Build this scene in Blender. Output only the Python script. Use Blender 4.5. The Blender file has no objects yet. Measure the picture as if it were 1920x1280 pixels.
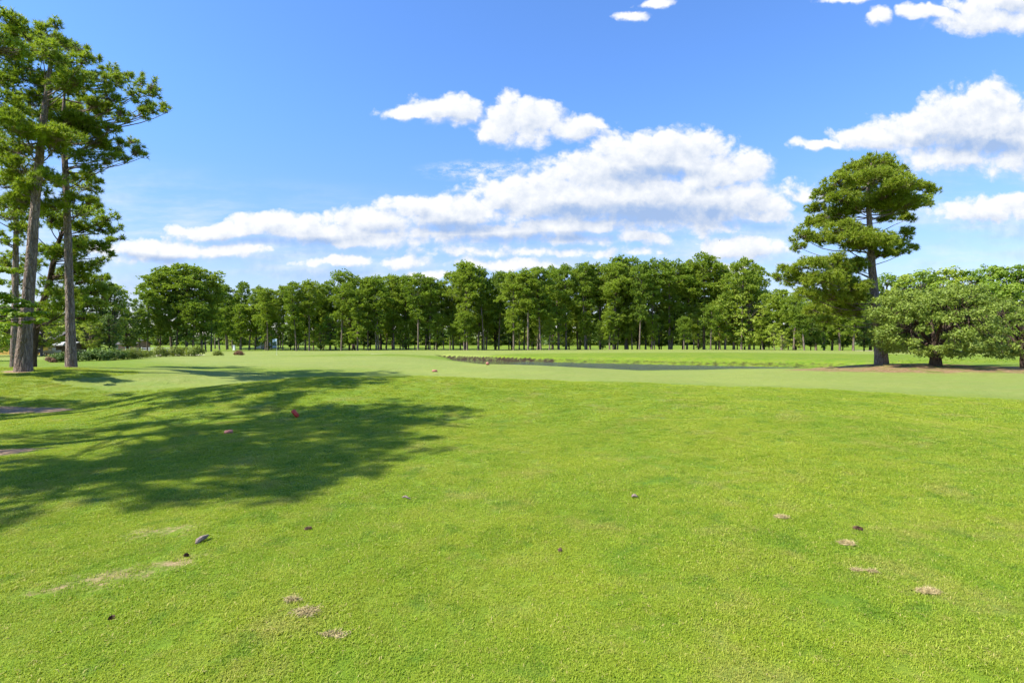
import bpy, math, random
import numpy as np
from mathutils import Vector
R = math.radians
sc = bpy.context.scene
COL = sc.collection
rng = np.random.default_rng(7)
random.seed(7)

# ------------------------------------------------------------ camera
CAMH, F, HY = 1.9, 1000.0, 642.0          # eye height, focal length and horizon row in px of a 1920 wide frame
cd = bpy.data.cameras.new('camera'); cam = bpy.data.objects.new('camera', cd); COL.objects.link(cam)
cd.sensor_width = 36; cd.lens = 36*F/1920; cd.clip_start = .05; cd.clip_end = 6000
cam.location = (0, 0, CAMH); cam.rotation_euler = (R(90)+math.atan((HY-640)/F), 0, 0)
sc.camera = cam

# ------------------------------------------------------------ light
SUN_EL, SUN_AZ = R(50), math.atan2(-1.0, -0.42)    # azimuth from +Y towards +X
sd = bpy.data.lights.new('sun', 'SUN'); sd.energy = 4.6; sd.angle = R(.6); sd.color = (1, .95, .86)
sun = bpy.data.objects.new('sun', sd); COL.objects.link(sun)
sdir = Vector((math.sin(SUN_AZ)*math.cos(SUN_EL), math.cos(SUN_AZ)*math.cos(SUN_EL), math.sin(SUN_EL)))
sun.rotation_euler = sdir.to_track_quat('Z', 'Y').to_euler(); sun.location = (0, 0, 60)
sc.view_settings.view_transform = 'Standard'; sc.view_settings.look = 'None'
sc.view_settings.gamma = 1; sc.view_settings.exposure = 1.15
sc.cycles.max_bounces = 6; sc.cycles.diffuse_bounces = 3; sc.cycles.transmission_bounces = 3
sc.cycles.sample_clamp_indirect = 6
sc.cycles.use_adaptive_sampling = True; sc.cycles.adaptive_threshold = .02; sc.cycles.adaptive_min_samples = 16

# ------------------------------------------------------------ node helpers
class N:
    def __init__(s, tree): s.t = tree; s.n = tree.nodes; s.l = tree.links
    def add(s, typ, ins=None, **kw):
        nd = s.n.new(typ)
        for k, v in kw.items(): setattr(nd, k, v)
        for k, v in (ins or {}).items():
            if isinstance(v, bpy.types.NodeSocket): s.l.new(v, nd.inputs[k])
            else: nd.inputs[k].default_value = v
        return nd
    def m(s, op, a, b=None, c=None, clamp=False):
        ins = {0: a}
        if b is not None: ins[1] = b
        if c is not None: ins[2] = c
        return s.add('ShaderNodeMath', ins, operation=op, use_clamp=clamp).outputs[0]
    def v(s, op, a, b=None, c=None):
        ins = {0: a}
        if b is not None: ins[1] = b
        if c is not None: ins[2] = c
        nd = s.add('ShaderNodeVectorMath', ins, operation=op)
        return nd.outputs['Value' if op in ('LENGTH', 'DOT_PRODUCT', 'DISTANCE') else 'Vector']
    def noise(s, vec, scale, detail=3, rough=.55, **kw):
        return s.add('ShaderNodeTexNoise', {'Vector': vec, 'Scale': scale, 'Detail': detail, 'Roughness': rough}, **kw).outputs[0]
    def ramp(s, x, a, b, lo=0., hi=1., smooth=True):
        return s.add('ShaderNodeMapRange', {0: x, 1: a, 2: b, 3: lo, 4: hi}, interpolation_type='SMOOTHSTEP' if smooth else 'LINEAR').outputs[0]
    def mix(s, f, a, b, blend='MIX'):
        nd = s.n.new('ShaderNodeMix'); nd.data_type = 'RGBA'; nd.blend_type = blend
        for i, x in ((0, f), (6, a), (7, b)):
            if isinstance(x, bpy.types.NodeSocket): s.l.new(x, nd.inputs[i])
            elif i == 0: nd.inputs[0].default_value = x
            else: nd.inputs[i].default_value = (*x, 1)
        return nd.outputs[2]

# ------------------------------------------------------------ sky and clouds (world, by direction)
# soft ellipses: centre and radii as degrees-like tangents of azimuth / elevation (1000 = 45 degrees)
CL = [(775,208,52,12,1),(845,206,60,26,1),                                   # small cloud
 (972,228,66,42,1.05),(925,246,34,24,.9),(1068,240,52,24,1),(1120,236,20,6,.6),         # middle cloud
 (1235,290,120,42,1.1),(1300,275,60,34,1),(1150,325,130,42,1.1),(1345,330,70,44,1.1),(1398,325,38,40,1),(1050,372,130,48,1.1),
 (945,370,52,34,1),(1200,380,270,56,1.2),(1340,385,110,50,1.1),(1400,365,50,34,1),(1090,310,60,26,.8),
 (840,405,120,32,1.1),(770,392,52,20,.9),(690,422,60,28,1.1),(560,435,100,22,1),(505,422,62,20,1.05),(400,436,86,15,.9),(345,430,40,12,.7),
 (300,470,110,20,.95),(420,468,80,12,.8),(660,450,160,16,.8),(900,440,200,20,.8),(1100,420,200,26,.85),(1420,410,60,22,.7),
 (1850,235,130,62,1.2),(1780,225,70,42,1.1),(1715,245,70,34,1.1),(1640,262,70,20,1),(1540,276,50,9,.7),(1950,260,120,60,1.2),(1780,285,90,30,.9),
 (1850,42,95,24,1),(1910,10,110,26,1),(1735,22,46,13,.85),(1662,28,16,16,.6),(1590,2,50,8,.6),(1190,26,34,9,.7),(1232,5,36,9,.8),
 (1860,396,120,22,.8),(1905,374,46,14,.8),(1500,374,28,16,.75),(1455,408,36,20,.6),
 (1370,468,84,22,.95),(1220,446,70,14,.75),(960,497,110,12,.85),(760,492,44,10,.7),(640,486,70,11,.75),(1080,450,90,13,.75),(800,520,60,10,.7),(1350,500,60,12,.7),(880,445,60,10,.7),(1000,475,200,10,.55)]
w = bpy.data.worlds.new('World'); sc.world = w; w.use_nodes = True
wn = N(w.node_tree); w.node_tree.nodes.clear()
g = bpy.data.node_groups.new('cloud_field', 'ShaderNodeTree')
g.interface.new_socket('P', in_out='INPUT', socket_type='NodeSocketVector'); g.interface.new_socket('D', in_out='OUTPUT', socket_type='NodeSocketFloat')
gn = N(g); gi = gn.add('NodeGroupInput').outputs[0]
wa = gn.add('ShaderNodeTexNoise', {'Vector': gi, 'Scale': 5.5, 'Detail': 2.5, 'Roughness': .55}).outputs['Color']
wb = gn.add('ShaderNodeTexNoise', {'Vector': gi, 'Scale': 26., 'Detail': 3., 'Roughness': .6}).outputs['Color']
p1 = gn.v('MULTIPLY_ADD', wa, (.075, .045, 0), gn.v('ADD', gi, (-.0375, -.0225, 0)))
p1 = gn.v('MULTIPLY_ADD', wb, (.022, .018, 0), gn.v('ADD', p1, (-.011, -.009, 0)))
acc = None
for cx, cy, rx, ry, s_ in CL:
    u0, v0, ru, rv = (cx-960)/1000, (HY-cy)/1000, rx/1000*1.22, ry/1000*1.2
    q = gn.v('MULTIPLY_ADD', p1, (1/ru, 1/rv, 0), (-u0/ru, -v0/rv, 0))
    d = gn.m('MULTIPLY_ADD', gn.v('LENGTH', q), -s_*.9, s_)
    acc = d if acc is None else gn.m('SMOOTH_MAX', acc, d, .12)
bil = gn.add('ShaderNodeTexVoronoi', {'Vector': gn.v('MULTIPLY', p1, (1, 1.25, 1)), 'Scale': 24., 'Detail': 3.0, 'Roughness': .55, 'Smoothness': .3, 'Lacunarity': 2.1}, feature='SMOOTH_F1', normalize=True).outputs[0]
bl = gn.m('MULTIPLY_ADD', bil, -1.6, .47)
fb = gn.m('MULTIPLY_ADD', gn.noise(gi, 13., 5, .6), .9, -.45)
gn.l.new(gn.m('ADD', gn.m('ADD', acc, bl), fb), gn.add('NodeGroupOutput').inputs[0])
dirv = wn.add('ShaderNodeTexCoord').outputs['Generated']
sx = wn.add('ShaderNodeSeparateXYZ', {0: dirv})
yy = wn.m('MAXIMUM', sx.outputs[1], .08)
uv = wn.add('ShaderNodeCombineXYZ', {0: wn.m('DIVIDE', sx.outputs[0], yy), 1: wn.m('DIVIDE', sx.outputs[2], yy)}).outputs[0]
def field(p):
    gnode = w.node_tree.nodes.new('ShaderNodeGroup'); gnode.node_tree = g
    wn.l.new(p, gnode.inputs[0]); return gnode.outputs[0]
D0 = field(uv); D1 = field(wn.v('ADD', uv, (-.008, .017, 0)))
sky = wn.add('ShaderNodeTexSky', sky_type='NISHITA', sun_disc=False, sun_elevation=SUN_EL, sun_rotation=SUN_AZ % (2*math.pi), altitude=0, air_density=1.1, dust_density=.35, ozone_density=2.2)
elev = wn.m('DIVIDE', sx.outputs[2], wn.m('MAXIMUM', wn.v('LENGTH', dirv), .01))
skyc = wn.mix(1., sky.outputs[0], wn.mix(wn.ramp(elev, .0, .42), (.55, .54, .67), (.53, .76, 1.10)), 'MULTIPLY')
front = wn.ramp(sx.outputs[1], .08, .3)
# thin streaky veil low over the horizon and one wispy streak
veil = wn.noise(wn.v('MULTIPLY', uv, (2.2, 12, 1)), 1.6, 5, .6)
vband = wn.m('MULTIPLY', wn.ramp(elev, .02, .09), wn.ramp(elev, .17, .29, 1, 0))
veil = wn.m('MULTIPLY', wn.m('MULTIPLY', wn.ramp(veil, .36, .72), vband), .62)
q = wn.v('MULTIPLY_ADD', uv, (1/.13, 1/.022, 0), (.055/.13, -.322/.022, 0))
wis = wn.m('MULTIPLY', wn.ramp(wn.v('LENGTH', q), .2, 1.15, 1, 0), wn.ramp(wn.noise(wn.v('MULTIPLY', uv, (1, 2.6, 1)), 26, 5, .75), .4, .66))
veil = wn.m('MAXIMUM', veil, wn.m('MULTIPLY', wis, .7))
lit = wn.m('MULTIPLY_ADD', wn.m('SUBTRACT', D0, D1), .62, .70)
thick = wn.ramp(D0, .35, 1.15)
lit = wn.m('SUBTRACT', lit, wn.m('MULTIPLY', thick, .22))
puff = wn.noise(uv, 34., 4, .6)
lit = wn.m('ADD', lit, wn.m('MULTIPLY_ADD', puff, .9, -.45))
dk = None
uvw = wn.v('ADD', uv, wn.v('MULTIPLY_ADD', wn.add('ShaderNodeTexNoise', {'Vector': uv, 'Scale': 9., 'Detail': 3.}).outputs['Color'], (.09, .03, 0), (-.045, -.015, 0)))
for cx, cy, rx, ry in ((1215,402,230,26),(1240,326,110,15),(860,428,150,14),(1000,445,260,12),(1790,272,70,24),(560,452,150,10),(1900,280,90,16),(300,485,90,8),(1400,420,70,12)):
    u0, v0, ru, rv = (cx-960)/1000, (HY-cy)/1000, rx/1000, ry/1000
    d = wn.m('SUBTRACT', 1.25, wn.v('LENGTH', wn.v('MULTIPLY_ADD', uvw, (1/ru, 1/rv, 0), (-u0/ru, -v0/rv, 0))), clamp=True)
    dk = d if dk is None else wn.m('MAXIMUM', dk, d)
lit = wn.m('SUBTRACT', lit, wn.m('MULTIPLY', dk, .50))
shade = wn.ramp(lit, .0, .88, smooth=False)
cover = wn.add('ShaderNodeMapRange', {0: D0, 1: wn.m('MULTIPLY_ADD', shade, .05, -.10), 2: wn.m('MULTIPLY_ADD', shade, -.40, .74), 3: 0., 4: 1.}, interpolation_type='SMOOTHSTEP').outputs[0]
cover = wn.m('MULTIPLY', wn.m('MAXIMUM', cover, veil), front)
cc = wn.mix(wn.ramp(shade, .0, .5, smooth=False), (1.5, 2.1, 3.25), (2.65, 2.95, 3.5))
cc = wn.mix(wn.ramp(shade, .45, 1., smooth=False), cc, (3.85, 3.93, 4.05))
fin = wn.mix(cover, skyc, cc)
bg = wn.add('ShaderNodeBackground', {'Color': fin, 'Strength': .118}); bg0 = wn.add('ShaderNodeBackground', {'Color': skyc, 'Strength': .118})
# the cloud pattern is only worked out in the quarter of the sky that has clouds
reg = wn.m('MULTIPLY', wn.m('MULTIPLY', wn.m('GREATER_THAN', sx.outputs[1], .3), wn.m('GREATER_THAN', sx.outputs[2], 0)), wn.m('LESS_THAN', wn.m('ABSOLUTE', wn.m('DIVIDE', sx.outputs[0], yy)), 1.25))
reg = wn.m('MULTIPLY', reg, wn.m('LESS_THAN', wn.m('DIVIDE', sx.outputs[2], yy), .8))
mx = wn.add('ShaderNodeMixShader', {0: reg, 1: bg0.outputs[0], 2: bg.outputs[0]})
wn.l.new(mx.outputs[0], wn.add('ShaderNodeOutputWorld').inputs[0])
w.cycles.sampling_method = 'MANUAL'; w.cycles.sample_map_resolution = 512

# ------------------------------------------------------------ tags
def tag(o, label=None, cat=None, group=None, kind=None):
    for k, v in (('label', label), ('category', cat), ('group', group), ('kind', kind)):
        if v: o[k] = v
    return o
def empty(name, loc, rz=0.):
    o = bpy.data.objects.new(name, None); COL.objects.link(o); o.location = loc; o.rotation_euler = (0, 0, rz); o.empty_display_size = .3
    return o

# ------------------------------------------------------------ mesh helpers
def mesh_np(name, V, T, mat=None, smooth=False):
    V = np.asarray(V, np.float32).reshape(-1, 3); T = np.asarray(T, np.int32); k = T.shape[1]
    me = bpy.data.meshes.new(name); me.vertices.add(len(V)); me.vertices.foreach_set('co', V.ravel())
    me.loops.add(T.size); me.loops.foreach_set('vertex_index', T.ravel())
    me.polygons.add(len(T)); me.polygons.foreach_set('loop_start', np.arange(0, T.size, k, dtype=np.int32))
    me.polygons.foreach_set('use_smooth', np.full(len(T), smooth))
    me.update(calc_edges=True)
    if mat: me.materials.append(mat)
    return me
def obj(name, me, parent=None, loc=None):
    o = bpy.data.objects.new(name, me); COL.objects.link(o)
    if parent: o.parent = parent
    if loc is not None: o.location = loc
    return o
class MB:
    def __init__(s): s.V = []; s.T = []; s.n = 0
    def add(s, V, T):
        V = np.asarray(V, float).reshape(-1, 3); T = np.asarray(T, int)
        if T.shape[1] == 4: T = np.concatenate([T[:, [0, 1, 2]], T[:, [0, 2, 3]]])
        s.V.append(V); s.T.append(T+s.n); s.n += len(V)
    def mesh(s, name, mat, smooth=False): return mesh_np(name, np.concatenate(s.V), np.concatenate(s.T), mat, smooth)
    def build(s, name, mat, parent=None, smooth=False): return obj(name, s.mesh(name, mat, smooth), parent)
    def box(s, x0, x1, y0, y1, z0, z1):
        s.add([(x0,y0,z0),(x1,y0,z0),(x1,y1,z0),(x0,y1,z0),(x0,y0,z1),(x1,y0,z1),(x1,y1,z1),(x0,y1,z1)],
              [(3,2,1,0),(4,5,6,7),(0,1,5,4),(1,2,6,5),(2,3,7,6),(3,0,4,7)])
    def tube(s, P, r, n=8, cap=True, wob=0.):
        P = np.asarray(P, float); m = len(P); r = np.broadcast_to(np.asarray(r, float), (m,))
        d = np.gradient(P, axis=0); d /= np.linalg.norm(d, axis=1)[:, None]+1e-9
        ref = np.where(np.abs(d[:, 2:3]) > .9, np.array([[1., 0, 0]]), np.array([[0, 0, 1.]]))
        a = np.cross(d, ref); a /= np.linalg.norm(a, axis=1)[:, None]+1e-9; b = np.cross(d, a)
        for i in range(1, m):     # keep frames aligned
            if np.dot(a[i], a[i-1]) < 0: a[i] *= -1; b[i] *= -1
        t = np.linspace(0, 2*np.pi, n, endpoint=False)
        rr = r[:, None]*(1+wob*rng.normal(size=(m, n)))
        V = P[:, None]+(a[:, None]*np.cos(t)[None, :, None]+b[:, None]*np.sin(t)[None, :, None])*rr[..., None]
        i, j = np.meshgrid(np.arange(m-1), np.arange(n), indexing='ij'); i = i.ravel(); j = j.ravel(); j2 = (j+1) % n
        s.add(V.reshape(-1, 3), np.stack([i*n+j, i*n+j2, (i+1)*n+j2, (i+1)*n+j], 1))
def unit(v): return v/(np.linalg.norm(v, axis=-1, keepdims=True)+1e-9)
def rand_unit(n): return unit(rng.normal(size=(n, 3)))
def needles(C, Dv, n, length, width, bias=.9):
    C = np.repeat(C, n, 0); D = np.repeat(Dv, n, 0)
    d = unit(unit(D)*bias+rand_unit(len(C))); L = length*rng.uniform(.6, 1.2, (len(C), 1))
    s = unit(np.cross(d, rand_unit(len(C))))*width*.5
    base = C-d*L*.12
    V = np.stack([base-s, base+s, base+d*L+s*.15], 1).reshape(-1, 3)
    return V, np.arange(len(V)).reshape(-1, 3)
def leaves(C, Nn, size, aspect=.6, spread=.7, fold=0.):
    n = len(C); nn = unit(unit(Nn)+rand_unit(n)*spread); a = unit(np.cross(nn, rand_unit(n))); b = np.cross(nn, a)
    s = size*rng.uniform(.6, 1.25, (n, 1))
    V = np.stack([C-a*s*.5, C+b*s*.5*aspect, C+a*s*.5, C-b*s*.5*aspect], 1).reshape(-1, 3)
    return V, np.arange(len(V)).reshape(-1, 4)

# ------------------------------------------------------------ terrain
def P2(px, depth): return (px-960)/F*depth
def W(px, py, depth): return np.array([(px-960)/F*depth, depth, CAMH+(HY-py)/F*depth])
def ga(x, y, cx, cy, a, sx_, sy_, rot=0.):
    c, s = math.cos(rot), math.sin(rot); dx, dy = x-cx, y-cy
    return a*np.exp(-.5*(((dx*c+dy*s)/sx_)**2+((-dx*s+dy*c)/sy_)**2))
POND = np.array([(-13,98),(-10.5,88),(-6.0,76),(-3.5,64),(1,54.5),(8,50.5),(16,49),(26,49.5),(33,52),(37.5,58),(36.5,63.5),(33,66),(26,69.5),(17.8,74.5),(10,79.5),(3.4,85),(-4,90.5),(-10,96.5)])
def sdf(x, y, poly):
    x = np.asarray(x, float); y = np.asarray(y, float); d = np.full(x.shape, 1e9); ins = np.zeros(x.shape, bool)
    for i in range(len(poly)):
        ax, ay = poly[i]; bx, by = poly[(i+1) % len(poly)]
        ex, ey = bx-ax, by-ay; t = np.clip(((x-ax)*ex+(y-ay)*ey)/(ex*ex+ey*ey), 0, 1)
        d = np.minimum(d, np.hypot(x-ax-t*ex, y-ay-t*ey))
        c = ((ay > y) != (by > y)) & (x < (bx-ax)*(y-ay)/((by-ay) if by != ay else 1e-9)+ax)
        ins ^= c
    return np.where(ins, -d, d)
def sst(x, a, b):
    t = np.clip((x-a)/(b-a), 0, 1); return t*t*(3-2*t)
WATER_Z = -1.2
def H(x, y):
    x = np.asarray(x, float); y = np.asarray(y, float)
    z = ga(x, y, -6, 19, .66, 5.5, 3.2, .12)+ga(x, y, -15.5, 17.5, -.55, 3.6, 4.2)+ga(x, y, -23, 25.5, .72, 6, 5)
    z = z+ga(x, y, 5, 17, .22, 5, 5)+ga(x, y, -5, 7, .06, 4, 3)+ga(x, y, 10, 9, .10, 6, 3.5)
    cr = np.interp(x, [-14, -4.8, -.4, 3.6, 7.6, 10.8, 13.6, 17.6, 20.8, 23.6, 27.6, 31.6, 35.6, 38, 50], [.15, .24, .26, .13, -.14, -.33, -.22, -.08, -.02, .05, .38, .36, .12, .0, .05])
    z = z+cr*np.exp(-((y-40)/np.where(y < 40, 8.5, np.where(cr < 0, 8.0, 4.4)))**2)
    z = z+ga(x, y, -24, 60, .25, 12, 12)+ga(x, y, -15, 72, .22, 4, 6)+ga(x, y, -55, 95, .25, 30, 20)
    z = z+ga(x, y, 42, 105, .35, 30, 14)+ga(x, y, 25, 122, .3, 40, 10)-.18*sst(y, 60, 130)
    z = z+(.035*np.sin(x*.55+1.3)*np.sin(y*.42)+.02*np.sin(x*1.3+y*.9)+.012*np.sin(x*2.3-y*1.9))*(1-sst(y, 30, 55))+.10*np.sin(x*.11+1)*np.sin(y*.13)*sst(y, 60, 90)
    z = z+1.1*sst(y, 142, 205)
    z = z*sst(y, -2, 5)*np.where(y < 400, 1, 1)
    ditch = np.array([(36,61),(44,58),(60,58),(90,62),(90,60),(60,55),(44,55)])
    z = z-.75*(1-sst(sdf(x, y, ditch), 0, 3))*sst(np.abs(y-41), 4, 8)
    s = sdf(x, y, POND)
    far = sst(x*.55+y, 62, 92)*(1-sst(x, 2, 14))
    z = np.where(s < 8, np.minimum(z, z*1.), z)
    bankw = 4.5-3.4*far
    k = 1-sst(s, -.2, bankw)
    zz = z*(1-k)+(-1.75)*k
    zz = zz-.35*(1-sst(s, 0, 14))*(1-k)
    return zz
def edge_axis(segs):
    out = [segs[0][0]]
    for a, b, st in segs: out += list(np.linspace(a, b, max(2, int(round((b-a)/st))+1))[1:])
    return np.array(out)
gx = edge_axis([(-2500,-600,200),(-600,-150,30),(-150,-60,2.5),(-60,-16,.5),(-16,16,.3),(16,60,.5),(60,150,2.5),(150,600,30),(600,2500,200)])
gy = edge_axis([(-600,-40,60),(-40,0,4),(0,26,.22),(26,48,.4),(48,104,.5),(104,200,2.5),(200,600,25),(600,3000,200)])
GX, GY = np.meshgrid(gx, gy); GZ = H(GX, GY)
ny, nx = GX.shape
ii, jj = np.meshgrid(np.arange(ny-1), np.arange(nx-1), indexing='ij'); ii = ii.ravel(); jj = jj.ravel()
Vg = np.stack([GX.ravel(), GY.ravel(), GZ.ravel()], 1); Qg = np.stack([ii*nx+jj, ii*nx+jj+1, (ii+1)*nx+jj+1, (ii+1)*nx+jj], 1)

# surface kinds, as signed masks over the plan (metres; positive inside)
def poly_px(pts):     # corner list given as picture column, depth
    return np.array([(P2(a, d), d) for a, d in pts])
FAIR = [np.array([(-9.5,34),(-5,26.5),(-1,23.6),(6,23),(12,20.5),(17,18),(30,14.5),(60,10),(80,30),(60,34),(38,33.5),(30,33),(24,35),(21,44),(10,46),(-2,50),(-6,60),(-12,66),(-24,62),(-40,60),(-34,50),(-22,38)]),
        np.array([(-60,40),(-34,36),(-17,30),(-10,27),(-8.5,24.6),(-11.5,22.2),(-16,21.5),(-19,22),(-17.5,25),(-20,30),(-34,33)]),
        np.array([(-22,74),(0,96),(40,90),(70,86),(120,80),(120,120),(40,132),(-10,128),(-60,120)]),
        np.array([(-90,60),(-60,56),(-28,60),(-24,80),(-40,110),(-90,105)])]
MULCH = np.array([(23,42),(19.5,38.5),(21,34.5),(25.5,31.8),(34,30.4),(44,29.6),(60,30),(60,42),(48,42.3),(36,42),(29,43)])
SAND = [poly_px([(286,70),(320,74),(385,74),(380,79),(330,80),(295,78)]), poly_px([(1590,116),(1650,118),(1810,118),(1800,132),(1700,134),(1600,128)]),
        poly_px([(690,75),(715,76),(730,79),(700,79)])]
RING = lambda x, y, r: np.array([(x+r*math.cos(a), y+r*.8*math.sin(a)) for a in np.linspace(0, 6.28, 9)[:-1]])
DIRT = [RING(-22, 23.8, .75), RING(-21.9, 26.3, .6), RING(-29.7, 33, .6),np.array([(-30,17.2),(-17,17.0),(-14.2,16.6),(-13.6,17.1),(-15.5,18.2),(-30,18.6)]),
        np.array([(-9.6,8.6),(-8.3,8.7),(-8.2,9.6),(-9.8,9.7)]),
        np.array([(-3.55,4.02),(-3.0,4.25),(-2.65,4.55),(-2.60,4.75),(-2.85,4.62),(-3.4,4.3),(-3.7,4.1)]),
        np.array([(-3.75,5.05),(-3.2,5.2),(-3.15,5.4),(-3.7,5.25)])]
def mask(x, y, polys, w_=1.):
    s = np.full(np.shape(x), 99.)
    for p_ in polys: s = np.minimum(s, sdf(x, y, p_))
    return np.clip(.5-s/w_*.5, 0, 1)
M_fair = mask(GX, GY, FAIR, 4.0); M_mulch = mask(GX, GY, [MULCH], 1.6); M_sand = mask(GX, GY, SAND, 1.0)
M_dirt = mask(GX, GY, DIRT, .5)
sp = sdf(GX, GY, POND)
farb = (GX*.3+GY > 74)
M_bank = np.clip(1-(GZ-WATER_Z-.55)/.25, 0, 1)*(sp < 6)*np.where(farb, 1-.5*sst(GX+2.5*np.sin(GX*1.9), -2, 9), .50)

# ------------------------------------------------------------ materials
def new_mat(name):
    m = bpy.data.materials.new(name); m.use_nodes = True; m.node_tree.nodes.clear(); return m, N(m.node_tree)
def out(n, sh, disp=None):
    o = n.add('ShaderNodeOutputMaterial'); n.l.new(sh, o.inputs[0])
def grass_color(n, pos):
    """shared by the ground and the blades so that both follow the same patches"""
    big = n.noise(pos, .35, 3, .6); mid = n.noise(pos, 1.7, 3, .6); fine = n.noise(pos, 9., 3, .65)
    c = n.mix(n.ramp(big, .33, .66), (.150, .245, .016), (.205, .280, .020))
    c = n.mix(n.m('MULTIPLY', n.ramp(mid, .45, .72), .65), c, (.225, .285, .036))
    c = n.mix(n.m('MULTIPLY', n.ramp(mid, .48, .28), .6), c, (.110, .205, .013))
    c = n.mix(n.m('MULTIPLY', n.ramp(fine, .56, .74), .42), c, (.27, .26, .085))
    c = n.mix(n.m('MULTIPLY', n.ramp(n.noise(pos, 1.05, 4, .62), .53, .68), .6), c, (.25, .26, .07))
    c = n.mix(n.m('MULTIPLY', n.ramp(n.noise(pos, 2.6, 3, .6), .56, .68), .6), c, (.08, .175, .013))
    return c
def mat_ground():
    m, n = new_mat('turf_ground'); pos = n.add('ShaderNodeNewGeometry').outputs['Position']
    c = grass_color(n, pos)
    def at(nm): return n.add('ShaderNodeAttribute', attribute_name=nm).outputs['Fac']
    e1 = n.m('MULTIPLY_ADD', n.noise(pos, 1.4, 4, .65), .9, -.45)
    e2 = n.m('MULTIPLY_ADD', n.noise(pos, 7, 4, .7), .7, -.35)
    # rough, further off, is a little drier and streaked by mowing
    fn = n.noise(n.v('MULTIPLY', pos, (1, .55, 1)), 3.2, 5, .65)
    gr = n.noise(pos, 45, 2, .6)
    c = n.mix(n.ramp(gr, .35, .7, 0, .35), c, (.09, .165, .009))
    fair = n.mix(n.ramp(fn, .35, .65), (.225, .275, .060), (.275, .310, .090))
    fair = n.mix(n.m('MULTIPLY', n.ramp(n.noise(n.v('MULTIPLY', pos, (.25, 1.5, 1)), .8, 4, .6), .45, .62), .45), fair, (.205, .305, .065))
    fair = n.mix(n.m('MULTIPLY', n.ramp(n.noise(pos, .12, 3, .6), .48, .6), .5), fair, (.29, .34, .08))
    c = n.mix(n.m('MULTIPLY', n.ramp(n.m('MULTIPLY_ADD', e1, .6, at('fair')), .1, .9), .9), c, fair)
    c = n.mix(1., c, (.76, .75, .66), 'MULTIPLY')
    mul = n.mix(n.ramp(n.noise(pos, 5, 5, .7), .35, .65), (.15, .085, .035), (.29, .20, .10))
    mul = n.mix(n.ramp(n.noise(pos, .9, 4, .65), .5, .62), mul, (.11, .14, .02))
    c = n.mix(n.ramp(n.m('ADD', e1, at('mulch')), .35, .62), c, mul)
    bk = n.mix(n.ramp(n.noise(n.v('MULTIPLY', pos, (1, 1, 1.8)), 1.1, 5, .75), .47, .60), (.03, .02, .010), (.07, .08, .022))
    c = n.mix(n.ramp(n.m('MULTIPLY_ADD', e1, .6, at('bank')), .4, .65), c, bk)
    dirt = n.mix(n.ramp(n.noise(pos, 14, 5, .7), .35, .65), (.17, .105, .06), (.36, .24, .14))
    c = n.mix(n.ramp(n.m('ADD', e2, at('dirt')), .38, .72), c, dirt)
    c = n.mix(n.ramp(n.m('MULTIPLY_ADD', e1, .4, at('sand')), .4, .6), c, (.42, .36, .27))
    b1 = n.add('ShaderNodeBump', {'Height': n.noise(pos, 60, 4, .7), 'Strength': .5, 'Distance': .03}).outputs[0]
    b2 = n.add('ShaderNodeBump', {'Height': n.noise(pos, 4, 4, .6), 'Strength': .55, 'Distance': .12, 'Normal': b1}).outputs[0]
    sh = n.add('ShaderNodeBsdfPrincipled', {'Base Color': c, 'Roughness': .9, 'Normal': b2, 'Specular IOR Level': .15})
    out(n, sh.outputs[0]); return m
def leafy(name, ca, cb, cc_, trans=.35, nscale=.8, objvar=.5, gloss=.25, dry=None):
    m, n = new_mat(name); ge = n.add('ShaderNodeNewGeometry'); pos = ge.outputs['Position']
    rnd = n.add('ShaderNodeObjectInfo').outputs['Random']
    c = n.mix(n.ramp(n.noise(pos, nscale, 3, .6), .36, .64), ca, cb)
    c = n.mix(n.m('MULTIPLY', n.ramp(rnd, .25, .95), objvar), c, cc_)
    isl = ge.outputs['Random Per Island']
    c = n.mix(n.ramp(isl, 0, 1, 0, .35), c, cc_)
    if dry: c = n.mix(n.ramp(isl, .93, .97, 0, .8), c, dry)
    d = n.add('ShaderNodeBsdfPrincipled', {'Base Color': c, 'Roughness': .55, 'Specular IOR Level': gloss})
    t = n.add('ShaderNodeBsdfTranslucent', {'Color': n.mix(1., c, (1.25, 1.3, .6), 'MULTIPLY')})
    out(n, n.add('ShaderNodeMixShader', {0: trans, 1: d.outputs[0], 2: t.outputs[0]}).outputs[0]); return m
def mat_blade():
    m, n = new_mat('grass_blade'); ge = n.add('ShaderNodeNewGeometry')
    c = grass_color(n, ge.outputs['Position']); isl = ge.outputs['Random Per Island']
    c = n.mix(n.ramp(isl, .55, 1, 0, .45), c, (.34, .42, .06)); c = n.mix(n.ramp(isl, .0, .25, .35, 0), c, (.11, .22, .015))
    c = n.mix(n.ramp(isl, .955, .97, 0, .8), c, (.42, .36, .17))
    c = n.mix(1., c, (1.50, 1.34, 1.25), 'MULTIPLY')
    d = n.add('ShaderNodeBsdfPrincipled', {'Base Color': c, 'Roughness': .6, 'Specular IOR Level': .2})
    t = n.add('ShaderNodeBsdfTranslucent', {'Color': n.mix(1., c, (1.25, 1.2, .6), 'MULTIPLY')})
    out(n, n.add('ShaderNodeMixShader', {0: .38, 1: d.outputs[0], 2: t.outputs[0]}).outputs[0]); return m
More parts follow.
